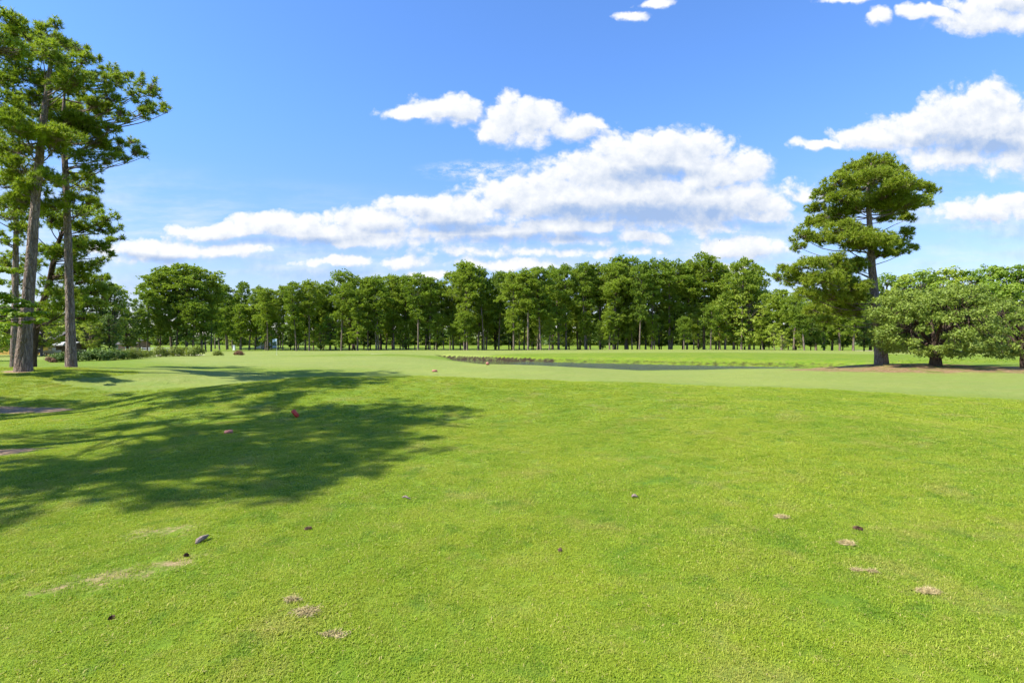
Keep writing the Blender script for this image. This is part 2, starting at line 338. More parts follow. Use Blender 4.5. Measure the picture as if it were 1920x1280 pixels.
def bark(name, ca, cb, scale=6.):
    m, n = new_mat(name); pos = n.add('ShaderNodeNewGeometry').outputs['Position']
    pv = n.v('ADD', n.v('MULTIPLY', pos, (1, 1, .22)), n.v('MULTIPLY', n.add('ShaderNodeTexNoise', {'Vector': pos, 'Scale': 5., 'Detail': 3.}).outputs['Color'], (.12, .12, .05)))
    vo = n.add('ShaderNodeTexVoronoi', {'Vector': pv, 'Scale': scale*1.6, 'Randomness': 1.}, feature='DISTANCE_TO_EDGE').outputs[0]
    no = n.noise(pv, scale*2, 4, .7)
    c = n.mix(n.ramp(no, .35, .65), ca, cb); c = n.mix(n.ramp(vo, .0, .10, .5, 0), c, tuple(x*.5 for x in ca))
    h = n.m('MULTIPLY_ADD', no, .4, n.ramp(vo, 0, .2))
    b = n.add('ShaderNodeBump', {'Height': h, 'Strength': .8, 'Distance': .05}).outputs[0]
    out(n, n.add('ShaderNodeBsdfPrincipled', {'Base Color': c, 'Roughness': .9, 'Normal': b, 'Specular IOR Level': .1}).outputs[0]); return m
def plain(name, ca, cb=None, scale=8., rough=.7, bump=.2, spec=.3):
    m, n = new_mat(name); pos = n.add('ShaderNodeNewGeometry').outputs['Position']
    no = n.noise(pos, scale, 5, .65); c = n.mix(n.ramp(no, .35, .65), ca, cb or tuple(x*.8 for x in ca))
    b = n.add('ShaderNodeBump', {'Height': no, 'Strength': bump, 'Distance': .02}).outputs[0]
    out(n, n.add('ShaderNodeBsdfPrincipled', {'Base Color': c, 'Roughness': rough, 'Normal': b, 'Specular IOR Level': spec}).outputs[0]); return m
def mat_water():
    m, n = new_mat('pond_water'); pos = n.add('ShaderNodeNewGeometry').outputs['Position']
    h = n.noise(n.v('MULTIPLY', pos, (.5, 1.2, 1)), 2.6, 4, .65)
    calm = n.ramp(n.m('MULTIPLY_ADD', n.noise(pos, .12, 2, .5), 14., sep(n, pos, 0)), 5, 17)
    b = n.add('ShaderNodeBump', {'Height': h, 'Strength': n.m('MULTIPLY_ADD', calm, .95, .05), 'Distance': .6}).outputs[0]
    out(n, n.add('ShaderNodeBsdfPrincipled', {'Base Color': (.06, .075, .045, 1), 'Roughness': n.m('MULTIPLY_ADD', calm, .20, .06), 'Normal': b, 'IOR': 1.33, 'Specular IOR Level': .5}).outputs[0]); return m
def sep(n, v, i): return n.add('ShaderNodeSeparateXYZ', {0: v}).outputs[i]
M = dict(ground=mat_ground(), blade=mat_blade(), water=mat_water(),
    needle=leafy('pine_needles', (.145, .220, .022), (.250, .330, .030), (.31, .35, .040), .42, .7, .35, dry=(.20, .13, .04)),
    needle_far=leafy('far_pine_needles', (.130, .210, .026), (.245, .330, .036), (.29, .365, .045), .42, .35, .85),
    leaf_far=leafy('far_broad_leaves', (.120, .215, .024), (.215, .325, .034), (.34, .40, .050), .42, .4, .8),
    leaf_lit=leafy('lit_bush_leaves', (.14, .21, .022), (.22, .29, .03), (.27, .31, .045), .42, .4, .6),
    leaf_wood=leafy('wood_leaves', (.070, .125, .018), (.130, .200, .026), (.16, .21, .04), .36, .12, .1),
    leaf_bright=leafy('yellow_green_leaves', (.16, .27, .015), (.24, .33, .02), (.28, .33, .03), .45, .8, .3),
    leaf_olive=leafy('olive_leaves', (.125, .195, .026), (.220, .295, .042), (.28, .32, .065), .38, .9, .2),
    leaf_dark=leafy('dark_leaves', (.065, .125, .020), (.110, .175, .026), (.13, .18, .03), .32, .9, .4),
    weeds=leafy('bank_weeds', (.11, .17, .015), (.20, .26, .03), (.24, .25, .05), .4, .8, .4),
    bark=bark('pine_bark', (.16, .115, .09), (.30, .235, .19)), bark_far=bark('far_bark', (.13, .10, .075), (.24, .19, .15), 3),
    bark_pale=bark('pale_bark', (.22, .18, .14), (.33, .28, .22), 3), bark_dark=bark('dark_bark', (.05, .035, .025), (.10, .07, .05), 4))

# ------------------------------------------------------------ ground sheet and water
me = mesh_np('ground', Vg, Qg, M['ground'], True)
for nm, a in (('fair', M_fair), ('mulch', M_mulch), ('sand', M_sand), ('dirt', M_dirt), ('bank', M_bank)):
    at = me.attributes.new(nm, 'FLOAT', 'POINT'); at.data.foreach_set('value', a.ravel().astype(np.float32))
tag(obj('ground', me), kind='structure')
wp = [(-16, 100), (-16, 46), (42, 46), (42, 68), (20, 82), (0, 100)]
me = bpy.data.meshes.new('pond_water'); me.from_pydata([(x, y, WATER_Z) for x, y in wp], [], [tuple(range(len(wp)))]); me.materials.append(M['water'])
tag(obj('pond_water', me), kind='structure')

# ------------------------------------------------------------ trees
def curve(a, b, n=6, sag=0., jit=0.):
    n = max(n, 8) if jit > .05 else n
    t = np.linspace(0, 1, n)[:, None]; a = np.asarray(a, float); b = np.asarray(b, float)
    P = a+(b-a)*t; P[:, 2] += (sag*np.sin(np.pi*t[:, 0]))
    return P+(np.sin(np.pi*t)*rng.normal(size=3)+.5*np.sin(2*np.pi*t)*rng.normal(size=3))*jit
def interp_path(T, z):
    T = np.asarray(T); o = np.argsort(T[:, 2]); return np.array([np.interp(z, T[o, 2], T[o, 0]), np.interp(z, T[o, 2], T[o, 1]), z])
def smooth_path(pts, n=24):
    pts = np.asarray(pts, float); t = np.linspace(0, len(pts)-1, n); k = np.arange(len(pts))
    P = np.stack([np.interp(t, k, pts[:, i]) for i in range(3)], 1)
    for _ in range(2): P[1:-1] = (P[:-2]+2*P[1:-1]+P[2:])/4
    return P
def pad_points(c, r, n, up=.35, per=13, sub=.40):
    """tuft places in a foliage pad: small clumps over the upper shell of an uneven ellipsoid"""
    m = max(3, n//per); d = rand_unit(m); d[:, 2] = np.where(d[:, 2] < -.25, -d[:, 2]*.6, d[:, 2])
    sc_ = d*rng.uniform(.45, 1., (m, 1))**.5; k = rng.integers(0, m, n)
    e = rand_unit(n)*rng.uniform(.2, 1., (n, 1))**.5
    q = sc_[k]*.82+e*sub*rng.uniform(.6, 1.3, (m, 1))[k]
    return c+q*np.asarray(r), unit(d[k]*.6+e*.8+np.array([0, 0, up]))
def pine_parts(T, tr, pads, ntuft, nneedle, nlen, nwid, sub=True, side=16, att=1.2, brad=.05, mat_n='needle', mat_b='bark', dead=0):
    """T trunk path (base first), tr radii, pads [(centre, radii)] -> meshes trunk, limbs, crown"""
    tb = MB(); tb.tube(T, tr, side, wob=.035)
    lb = MB(); Cs = []; Ds = []
    if sub:      # foliage also along the inner half of the longer boughs
        ex = []
        for c, r in pads:
            c = np.asarray(c, float); a = interp_path(T, c[2]-.3); L = np.linalg.norm(c-a)
            if L > 2.2 and rng.random() < .75: f_ = rng.uniform(.45, .7); ex.append((a+(c-a)*f_+np.array([0, 0, rng.uniform(-.3, .3)]), np.asarray(r)*.9))
        pads = list(pads)+ex
    for c, r in pads:
        c = np.asarray(c, float); zt = c[2]-att*rng.uniform(.1, .7)-.08*np.hypot(*(c[:2]-interp_path(T, c[2])[:2]))
        a = interp_path(T, np.clip(zt, T[0][2]+1, T[-1][2]))
        L = np.linalg.norm(c-a); lb.tube(curve(a, c, 8, -.05*L, .03*L), np.linspace(brad*(.6+.12*L), brad*.3, 8), 6)
        vol = r[0]*r[1]; k = max(6, int(ntuft*vol*rng.uniform(.8, 1.15)))
        C, D = pad_points(c, r, k, sub=.40 if sub else .5); Cs.append(C); Ds.append(D)
        if sub:
            for q in C[rng.choice(len(C), min(len(C), 26), replace=False)]:
                a2 = c+(a-c)*rng.uniform(.0, .35)*min(1, r[0]/L); lb.tube(curve(a2, q, 4, -.05, .04), np.linspace(brad*.32, brad*.1, 4), 4)
    for _ in range(dead):
        z = T[0][2]+rng.uniform(.25, .6)*(T[-1][2]-T[0][2]); a = interp_path(T, z); d = rand_unit(1)[0]; d[2] = abs(d[2])*.3
        lb.tube(curve(a, a+d*rng.uniform(.8, 2.5), 8, 0, .08), np.linspace(brad*.5, brad*.15, 8), 4)
    C = np.concatenate(Cs); D = np.concatenate(Ds)
    V, Tt = needles(C, D, nneedle, nlen, nwid)
    return tb.mesh('trunk', M[mat_b], True), lb.mesh('limbs', M[mat_b], True), mesh_np('crown', V, Tt, M[mat_n])
def hero(name, label, cat, base, tpts, tr, pads, group=None, **kw):
    b = np.asarray(base, float); root = empty(name, b); tag(root, label, cat, group)
    T = smooth_path(np.asarray(tpts)-b); rr = np.interp(np.linspace(0, 1, len(T)), np.linspace(0, 1, len(tr)), tr)
    rr[0] *= 1.15; rr[1] *= 1.04
    T[0][2] -= .25
    tm, lm, cm = pine_parts(T, rr, [(np.asarray(c)-b, r) for c, r in pads], **kw)
    obj('trunk', tm, root); obj('limbs', lm, root); obj('crown', cm, root)
    return root
def px_pads(L, depth, dsp, flat=1., s=1.):
    o = []
    for t in L:
        x, y, rx, ry = t[:4]; dd = t[4] if len(t) > 4 else rng.uniform(-dsp, dsp)
        o.append((W(x, y+ry*.3, depth+dd), (rx/F*depth*s*1.08, rx/F*depth*1.0*s, ry/F*depth*flat*s*1.6)))
    return o
def gz(x, y): return float(H(np.array([x]), np.array([y]))[0])
def onground(px, depth): x = P2(px, depth); return np.array([x, depth, gz(x, depth)])

# right pine, 40 m off
d = 40.; b = onground(1653, d)
pads = px_pads([(1637,306,34,14),(1600,318,32,15),(1672,322,32,15),(1640,332,44,15),(1570,338,26,13),(1612,350,38,14),(1690,345,34,15),(1722,352,28,14),(1748,356,17,11),
  (1545,362,24,13),(1580,372,32,13),(1662,366,38,14),(1705,378,32,13),(1735,382,20,10),(1535,390,22,11),(1625,388,34,12),(1680,398,26,10),(1560,402,26,11),
  (1702,410,16,8),(1530,418,28,12),(1575,425,34,13),(1505,440,20,12),(1545,446,32,13),(1600,446,36,14),(1640,448,34,15),(1672,452,24,12),(1700,440,20,13),(1708,462,13,9),(1500,462,16,10),
  (1655,475,26,9),(1690,474,16,8),(1475,508,24,12),(1520,494,30,13),(1560,490,30,13),(1595,500,22,10),(1462,522,13,9),(1500,525,34,14),(1545,522,38,15),(1585,528,26,14),
  (1515,550,28,15),(1555,556,34,17),(1530,580,26,15),(1575,578,20,14),(1612,545,16,10),(1545,600,18,10)], d, 2.6, .92, .95)
right_pine = hero('pine_tree', 'tall lone pine on the mulch mound, trunk leaning left, beside a low round tree', 'pine tree', b,
  [b, W(1648,620,d), W(1641,565,d), W(1634,490,d), W(1631,424,d), W(1627,354,d), W(1634,305,d)], [.44,.34,.30,.25,.20,.13,.04], pads,
  ntuft=190, nneedle=16, nlen=.30, nwid=.055, side=18, brad=.045)

# left pines
d = 24.; b = onground(44, d)
pads = px_pads([(12,38,28,18),(42,62,30,18),(-10,70,35,20),(85,58,26,17),(108,50,18,13),(75,90,40,20),(122,85,28,17),(147,88,15,12),(20,110,42,22),(110,118,42,20),(155,112,24,15),(176,104,13,11),
  (-15,150,40,20),(50,145,42,20),(100,158,44,20),(148,150,36,17),(188,148,20,13),(5,195,44,20),(62,190,40,18),(30,232,44,20),(82,228,46,20),(125,225,36,16),(-20,250,40,20),(55,262,44,18),(110,255,40,16),(5,292,42,18),(45,312,38,17),(15,345,42,18),(58,356,34,14),(80,330,30,14),(30,385,36,14),(72,388,30,13)], d, 2.0, .98, .96)
hero('pine_tree', 'thick grey-brown pine trunk at the left edge, the nearer and leftmost of two', 'pine tree', b,
  [b, W(47,620,d), W(54,545,d), W(61,442,d), W(65,390,d), W(75,281,d), W(84,194,d), W(95,116,d), W(100,60,d)], [.31,.25,.22,.185,.17,.145,.12,.08,.03], pads,
  ntuft=210, nneedle=16, nlen=.26, nwid=.036, side=22, brad=.034)
d = 26.5; b = onground(134, d)
pads = px_pads([(212,128,13,14),(228,150,20,12),(240,142,14,10),(268,152,14,14),(284,158,14,14),(282,176,18,10),(255,178,18,10),(300,203,16,11),(314,208,9,8),(270,195,18,8),(288,208,14,7),(262,213,16,7),(205,180,24,12),(225,212,16,9),(238,226,10,7),(195,215,22,12),(205,240,20,10),
  (175,190,28,14),(120,205,40,18),(160,232,34,14),(175,262,30,13),(130,262,38,16),(225,272,18,10),(245,264,14,9),(252,286,18,11),(268,292,9,8),(205,285,24,10),(235,302,14,7),(150,292,26,12),(175,315,18,11),(180,340,16,10),(150,330,24,11),(165,350,22,9),(110,345,32,13),(140,372,28,11),(100,385,30,11),(165,378,20,9),(180,388,12,6)], d, 2.0, .98, .96)
hero('pine_tree', 'slimmer pine trunk at left with crown branches reaching far out to the right', 'pine tree', b,
  [b, W(132,620,d), W(130,536,d), W(126,411,d), W(124,350,d), W(120,287,d), W(118,220,d), W(120,170,d)], [.235,.195,.175,.15,.135,.12,.095,.04], pads,
  ntuft=210, nneedle=16, nlen=.26, nwid=.036, side=20, brad=.034)
d = 33.; b = onground(60, d)
pads = px_pads([(140,402,22,12),(172,396,24,13),(200,408,20,13),(190,425,24,11),(218,432,14,11),(224,445,9,8),(160,430,26,12),(205,455,18,9),(178,462,26,11),(145,455,24,11),(205,478,12,8),(192,488,10,6),(120,425,26,13),(95,410,28,14),(60,430,26,13),(120,470,26,11),(165,500,30,11),(85,470,26,12),
  (190,520,16,9),(155,525,32,13),(115,522,30,13),(175,545,26,11),(135,550,34,13),(90,545,28,12),(170,570,26,10),(120,575,32,13),(85,590,26,12),(60,500,24,12),(150,592,24,10)], d, 2.4)
hero('pine_tree', 'dark leaning pine behind the two big left trunks, flat branches spreading right', 'pine tree', b,
  [b, W(64,620,d), W(76,580,d), W(91,540,d), W(103,474,d), W(114,442,d), W(125,410,d), W(132,395,d)], [.22,.20,.19,.17,.14,.11,.07,.03], pads,
  ntuft=120, nneedle=16, nlen=.30, nwid=.048, side=14, brad=.045, mat_b='bark_dark')
d = 30.; b = onground(26, d)
pads = px_pads([(15,405,24,13),(30,430,18,14),(25,455,18,14),(32,480,18,15),(22,505,20,15),(30,530,20,14),(-15,440,26,14),(10,380,26,14),(45,405,18,12),(-10,490,26,16),(20,555,20,12),(-20,400,26,13)], d, 1.5)
hero('pine_tree', 'ivy-clad pine trunk behind the leftmost big trunk', 'pine tree', b,
  [b, W(28,600,d), W(29,500,d), W(30,400,d), W(33,370,d)], [.18,.16,.14,.11,.04], pads, ntuft=150, nneedle=16, nlen=.24, nwid=.045, side=12, brad=.05)

# pines just outside the left frame edge, whose shade falls over the lawn
def side_pine(x, y, h, sp_, label, lo=.5, cr=1.):
    b = np.array([x, y, gz(x, y)]); P = []
    for i in range(30):
        t = i/29; z = h*(lo+(1-lo)*t); rad = sp_*math.sin(math.pi*min(1, .25+.72*t))*rng.uniform(.35, 1.05); a = i*2.4+rng.uniform(-.4, .4)
        r_ = rng.uniform(.9, 1.35)*cr
        P.append((b+np.array([rad*math.cos(a), rad*math.sin(a), z]), (r_, r_*.95, r_*.5)))
    return hero('pine_tree', label, 'pine tree', b, [b, b+[.1, 0, h*.3], b+[-.1, .1, h*.6], b+[0, 0, h*.85], b+[0, 0, h]], [.36, .3, .24, .14, .04], P,
                ntuft=52, nneedle=15, nlen=.28, nwid=.050, side=12, brad=.06)
side_pine(-13.9, 3.9, 14.5, 3.1, 'pine outside the left edge whose shade covers the nearest lawn')
side_pine(-14.6, 7.4, 15.5, 4.4, 'pine outside the left edge whose shade reaches farthest right over the lawn', .62)
side_pine(-18.0, 13.4, 16.5, 4.2, 'pine outside the left edge whose shade crosses the red tee marker lawn', .64)
side_pine(-26, 13.2, 17, 4.0, 'pine outside the left edge whose shade covers the left hollow')

# ------------------------------------------------------------ far trees: a few of each kind, copied with their parts
def kids(o): return [c for c in bpy.data.objects if c.parent == o]
def make_pine(seed, h, lo, sp_, npad, dead=0):
    global rng
    rng = np.random.default_rng(seed); b = np.zeros(3); P = []
    bend = rng.normal(size=2)*.3
    T = smooth_path([(0,0,-.6),(bend[0]*.3,bend[1]*.3,h*.35),(bend[0],bend[1],h*.7),(bend[0]*.8,bend[1]*.8,h*.97)], 14)
    for i in range(npad):
        t = (i+.5)/npad; z = h*(lo+(1-lo)*t**.85); prof = math.sin(math.pi*(.20+.66*t))**.6
        rad = sp_*prof*rng.uniform(.3, 1.)*(.75 if t < .45 else 1.); a = i*2.4+rng.uniform(-.5, .5); r_ = rng.uniform(1.1, 2.0)*(.85 if t < .4 else 1.)
        if t > .93: rad *= .5
        P.append((np.array([T[-1][0]+rad*math.cos(a), T[-1][1]+rad*math.sin(a), min(z, h-.3)]), (r_, r_, r_*rng.uniform(.55, .8))))
    tr = np.interp(np.linspace(0, 1, 14), [0, .1, .7, 1], [.27, .21, .13, .04])
    return pine_parts(T, tr, P, 30, 7, .46, .20, sub=False, side=8, brad=.06, mat_n='needle_far', mat_b='bark_far', dead=dead, att=1.6)
def make_broad(seed, h, w_, lo, npad, leaf=.33, dens=80, mat='leaf_far', bk='bark_far', pr=(.9, 1.5), tr0=.25):
    global rng
    rng = np.random.default_rng(seed); T = smooth_path([(0,0,-.5),(.1,0,h*.3),(-.1,.1,h*.6),(0,0,h*.85)], 10)
    tb = MB(); tb.tube(T, np.linspace(tr0, tr0*.25, 10), 8, wob=.05); lb = MB(); Vs = []; Ts = []; n0 = 0
    for i in range(npad):
        t = (i+.5)/npad; z = lo*h+(1-lo)*h*t*.93; q = 2*t-1; rad = w_*.5*math.sqrt(max(.06, 1-(q*.92)**2))*rng.uniform(.45, 1.)*(1.05 if t < .6 else .95); a = i*2.4+rng.uniform(-.5, .5)
        r_ = rng.uniform(*pr); rad = max(0, rad-r_*.5); c = np.array([rad*math.cos(a), rad*math.sin(a), max(z, r_*.5)])
        lb.tube(curve(interp_path(T, min(T[-1][2], max(.4, z*.7))), c, 8, .2, .1), np.linspace(tr0*.35, tr0*.1, 8), 5)
        k = int(dens*r_*r_); C, D = pad_points(c, (r_, r_, r_*.72), k, .55)
        V, Q = leaves(C, D, leaf, .75, .75); Vs.append(V); Ts.append(Q+n0); n0 += len(V)
    return tb.mesh('trunk', M[bk], True), lb.mesh('limbs', M[bk], True), mesh_np('crown', np.concatenate(Vs), np.concatenate(Ts), M[mat])
POOL = {}
POOL['pine'] = [(make_pine(100+i, 20., lo, sp_, n), 20.) for i, (lo, sp_, n) in enumerate([(.38,3.3,40),(.32,3.8,46),(.46,3.3,36),(.28,3.3,46),(.36,4.0,44),(.22,3.1,48),(.52,3.6,32)])]
POOL['low_pine'] = [(make_pine(140+i, 12., lo, sp_, n), 12.) for i, (lo, sp_, n) in enumerate([(.22,2.3,20),(.15,2.0,22),(.30,2.6,18)])]
POOL['broad'] = [(make_broad(160+i, 14., w_, lo, n), 14.) for i, (w_, lo, n) in enumerate([(9.,.12,60),(7.,.18,46),(10.5,.15,66),(8.,.08,56)])]
POOL['understory'] = [(make_broad(180+i, 7., w_, lo, n, .34, 56, pr=(.7, 1.1), tr0=.12), 7.) for i, (w_, lo, n) in enumerate([(5.,.12,34),(4.,.2,26),(6.,.1,40)])]
POOL['lit_bush'] = [(make_broad(240+i, 4., 4.5, .1, 22, .34, 60, mat='leaf_lit', pr=(.7, 1.1), tr0=.08), 4.) for i in range(3)]
POOL['shade'] = [(make_broad(220+i, 10., 11., .20, 70), 10.) for i in range(2)]
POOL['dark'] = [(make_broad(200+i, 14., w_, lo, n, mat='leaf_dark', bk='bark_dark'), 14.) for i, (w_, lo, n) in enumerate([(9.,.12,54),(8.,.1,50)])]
rng = np.random.default_rng(77)
USED = {}
def place(kind, name, x, y, h, sxy=1., rz=None, idx=None, z=None):
    pool = POOL[kind]; i = idx if idx is not None else int(rng.integers(len(pool))); (meshes, h0) = pool[i]
    zb = gz(x, y) if z is None else z
    k = (kind, i)
    if k not in USED:
        root = empty(name, (x, y, zb)); USED[k] = root
        for nm, me in zip(('trunk', 'limbs', 'crown'), meshes): obj(nm, me, root)
        root['_kids'] = 0
        KID[k] = kids(root)
    else:
        root = USED[k].copy(); COL.objects.link(root)
        for c0 in KID[k]:
            c = c0.copy(); c.parent = root; COL.objects.link(c)
        root.name = name
    root.location = (x, y, zb); root.rotation_euler = (rng.normal()*.025, rng.normal()*.025, rng.uniform(0, 6.28) if rz is None else rz)
    s_ = h/h0; root.scale = (s_*sxy, s_*sxy, s_)
    if '_kids' in root: del root['_kids']
    return root
KID = {}
REC = []
def far(kind, px, ytop, depth, typ, sxy=1., idx=None, name=None):
    x = P2(px, depth); zb = gz(x, depth); h = CAMH+(HY-ytop)/F*depth-zb
    nm = name or {'pine': 'pine_tree', 'low_pine': 'pine_tree', 'shade': 'broadleaf_tree', 'lit_bush': 'bush', 'broad': 'broadleaf_tree', 'dark': 'broadleaf_tree', 'understory': 'bush'}[kind]
    r_ = place(kind, nm, x, depth, h, sxy, idx=idx); REC.append((px, typ, r_)); return r_
TOPS = [(425,537),(450,532),(478,541),(502,544),(530,538),(556,533),(580,531),(606,536),(640,515),(665,528),(690,522),(710,524),(736,521),(762,522),(784,517),(806,524),(832,530),(850,514),(876,498),(908,505),(935,512),(963,516),(990,510),(1014,505),(1037,507),(1062,503),(1100,497),(1126,501),(1150,498),(1175,487),(1199,500),(1222,493),(1255,496),(1288,498),(1320,483),(1348,496),(1390,491)]
tx = [t[0] for t in TOPS]; ty = [t[1] for t in TOPS]
def fd(px): return float(np.interp(px, [400, 700, 1000, 1450], [146, 138, 130, 124]))
for px, yt in TOPS:
    far('pine', px, yt, fd(px)+rng.uniform(-7, 8), 'tall pines', rng.uniform(.75, 1.2)*(1.15 if yt < 500 else 1))
for i in range(40):
    px = 405+i*26+rng.uniform(-9, 9)
    if px > 1440: break
    far('pine', px, np.interp(px, tx, ty)+rng.uniform(10, 34), fd(px)+rng.uniform(7, 22), 'pines standing a little lower in the second row', rng.uniform(.9, 1.15))
for i in range(56):
    px = 412+i*18.6+rng.uniform(-10, 10)
    if px > 1450: break
    far('low_pine', px, rng.uniform(550, 604), fd(px)+rng.uniform(-6, 16), 'short young pines', rng.uniform(.85, 1.3))
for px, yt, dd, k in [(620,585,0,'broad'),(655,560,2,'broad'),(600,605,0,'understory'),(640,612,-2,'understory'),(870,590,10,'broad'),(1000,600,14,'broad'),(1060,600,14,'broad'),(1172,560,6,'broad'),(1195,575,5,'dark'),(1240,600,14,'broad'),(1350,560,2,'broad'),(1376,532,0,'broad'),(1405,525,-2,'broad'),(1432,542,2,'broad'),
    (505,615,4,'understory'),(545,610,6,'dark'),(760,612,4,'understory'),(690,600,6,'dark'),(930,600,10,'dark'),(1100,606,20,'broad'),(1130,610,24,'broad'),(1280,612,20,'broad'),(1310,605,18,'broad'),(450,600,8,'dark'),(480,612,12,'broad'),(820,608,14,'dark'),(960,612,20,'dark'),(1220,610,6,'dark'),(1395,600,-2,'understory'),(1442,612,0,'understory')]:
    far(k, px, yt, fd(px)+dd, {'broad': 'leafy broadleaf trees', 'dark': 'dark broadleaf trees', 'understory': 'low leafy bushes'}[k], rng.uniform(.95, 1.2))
for i in range(34):
    px = 425+i*30.5+rng.uniform(-9, 9)
    far('lit_bush', px, rng.uniform(618, 634), rng.uniform(186, 202), 'low bright bushes', rng.uniform(1.2, 2.2))
# big pine clump at left
for px, yt, dd, s_, ix in [(296,517,104,1.25,5),(322,505,108,1.3,3),(350,500,106,1.35,1),(378,508,110,1.25,4),(276,548,100,1.1,5),(396,530,112,1.0,3)]:
    far('pine', px, yt, dd, 'big pines', s_, idx=ix)
for px, yt, dd, k in [(330,575,104,'low_pine'),(362,570,103,'low_pine'),(386,590,106,'low_pine'),(300,585,102,'low_pine'),(262,588,98,'low_pine'),(240,596,94,'broad')]:
    far(k, px, yt, dd, 'short young pines' if k == 'low_pine' else 'leafy broadleaf trees', 1.2)
# left wood behind the big trunks
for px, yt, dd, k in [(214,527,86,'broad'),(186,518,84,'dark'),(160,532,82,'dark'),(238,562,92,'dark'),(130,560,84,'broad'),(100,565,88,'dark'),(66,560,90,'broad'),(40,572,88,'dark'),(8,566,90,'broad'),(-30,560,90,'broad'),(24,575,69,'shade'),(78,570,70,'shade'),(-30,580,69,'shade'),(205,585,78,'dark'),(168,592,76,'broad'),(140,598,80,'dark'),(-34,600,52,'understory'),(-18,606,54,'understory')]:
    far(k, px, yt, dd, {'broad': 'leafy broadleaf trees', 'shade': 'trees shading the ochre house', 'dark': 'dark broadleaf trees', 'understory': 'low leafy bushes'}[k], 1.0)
# right side: pale pines behind the lone pine, then a broadleaf wood
for px, yt, dd, k in [(1466,548,116,'low_pine'),(1488,560,112,'low_pine'),(1508,572,108,'low_pine'),(1545,562,114,'low_pine'),(1575,552,112,'low_pine'),(1600,566,108,'low_pine'),(1530,545,126,'broad'),(1492,552,128,'dark'),(1560,540,130,'broad'),(1600,530,130,'broad'),(1632,520,132,'broad'),
    (1658,511,128,'broad'),(1694,509,126,'broad'),(1730,503,124,'broad'),(1752,512,130,'broad'),(1780,498,124,'broad'),(1822,500,122,'broad'),(1860,491,122,'broad'),(1905,492,120,'broad'),(1950,489,120,'broad'),(1990,492,120,'broad'),
    (1675,540,116,'broad'),(1715,548,116,'dark'),(1765,540,114,'broad'),(1808,535,112,'broad'),(1850,530,112,'broad'),(1895,528,110,'broad'),(1940,530,110,'broad'),(1640,560,116,'dark'),(1620,590,112,'dark'),(1580,600,116,'dark'),(1520,598,118,'dark'),(1478,602,116,'dark'),(1700,590,112,'broad'),(1790,590,110,'dark'),(1880,585,106,'broad'),
    (1452,606,112,'understory'),(1470,622,110,'understory'),(1545,622,112,'understory'),(1500,624,112,'understory'),(1680,625,108,'understory'),(1730,620,108,'understory')]:
    far(k, px, yt, dd, {'broad': 'leafy broadleaf trees', 'dark': 'dark broadleaf trees', 'understory': 'low leafy bushes', 'low_pine': 'short young pines'}[k], rng.uniform(1.0, 1.25))
SECT = [(-999,250,'behind the two big left trunks'),(250,402,'in the clump above the yellow shrubs'),(402,519,'between the yellow shrubs and the flag'),(519,700,'right of the flag'),(700,822,'just right of the pale bare trunk'),(822,1000,'above the brown pond bank'),(1000,1210,'above the open pond water'),(1210,1460,"above the pond's right half"),(1460,1645,'behind the lone right pine'),(1645,3000,'behind the low round tree')]
ORD = 'first second third fourth fifth sixth seventh eighth ninth tenth eleventh twelfth thirteenth fourteenth fifteenth sixteenth seventeenth eighteenth nineteenth twentieth'.split()
CATS = {'tall pines': 'pine tree', 'big pines': 'pine tree', 'short young pines': 'pine tree', 'leafy broadleaf trees': 'tree', 'dark broadleaf trees': 'tree', 'trees shading the ochre house': 'tree', 'low leafy bushes': 'bush', 'low bright bushes': 'bush'}
for a, b_, ph in SECT:
    by = {}
    for px, typ, o in REC:
        if a <= px < b_: by.setdefault(typ, []).append((px, o))
    for typ, L in by.items():
        L.sort(key=lambda t: t[0])
        for i, (px, o) in enumerate(L):
            ty_ = typ.replace('pines standing a little lower in the second row', 'second-row pines')
            one = ty_.replace('bushes', 'bush').replace('trees', 'tree').replace('pines', 'pine')
            lab = f'{ORD[i]} from left of the {ty_} {ph}' if len(L) > 1 else f'the one {one} {ph}'
            tag(o, lab, CATS.get(typ, 'pine tree'), ty_+' of the tree line')
# dead-limbed pale pine standing forward of the row, and a pale trunk further right
def pale(px, depth, ytop, lab, seed, dead):
    global rng
    x = P2(px, depth); zb = gz(x, depth); h = CAMH+(HY-ytop)/F*depth-zb
    rng = np.random.default_rng(seed); T = smooth_path([(0,0,-.4),(-.3,0,h*.3),(-.6,0,h*.6),(-.8,0,h*.95)], 12); P = []
    for i in range(12):
        a = i*2.4; r_ = rng.uniform(1., 1.5); P.append((np.array([-.8+2.4*math.cos(a), 2.4*math.sin(a), h*(.74+.24*i/12)]), (r_, r_, r_*.55)))
    tm, lm, cm = pine_parts(T, np.linspace(.27, .12, 12), P, 20, 9, .5, .13, sub=False, side=8, brad=.10, mat_n='needle_far', mat_b='bark_pale', dead=dead)
    root = empty('pine_tree', (x, depth, zb)); tag(root, lab, 'pine tree')
    obj('trunk', tm, root); obj('limbs', lm, root); obj('crown', cm, root)
pale(706, 139, 523, 'pine with pale bare trunk and dead side branches, right of the flag', 301, 16)
pale(1098, 130, 500, 'pine with the palest straight trunk above the open pond water', 302, 6)
rng = np.random.default_rng(78)
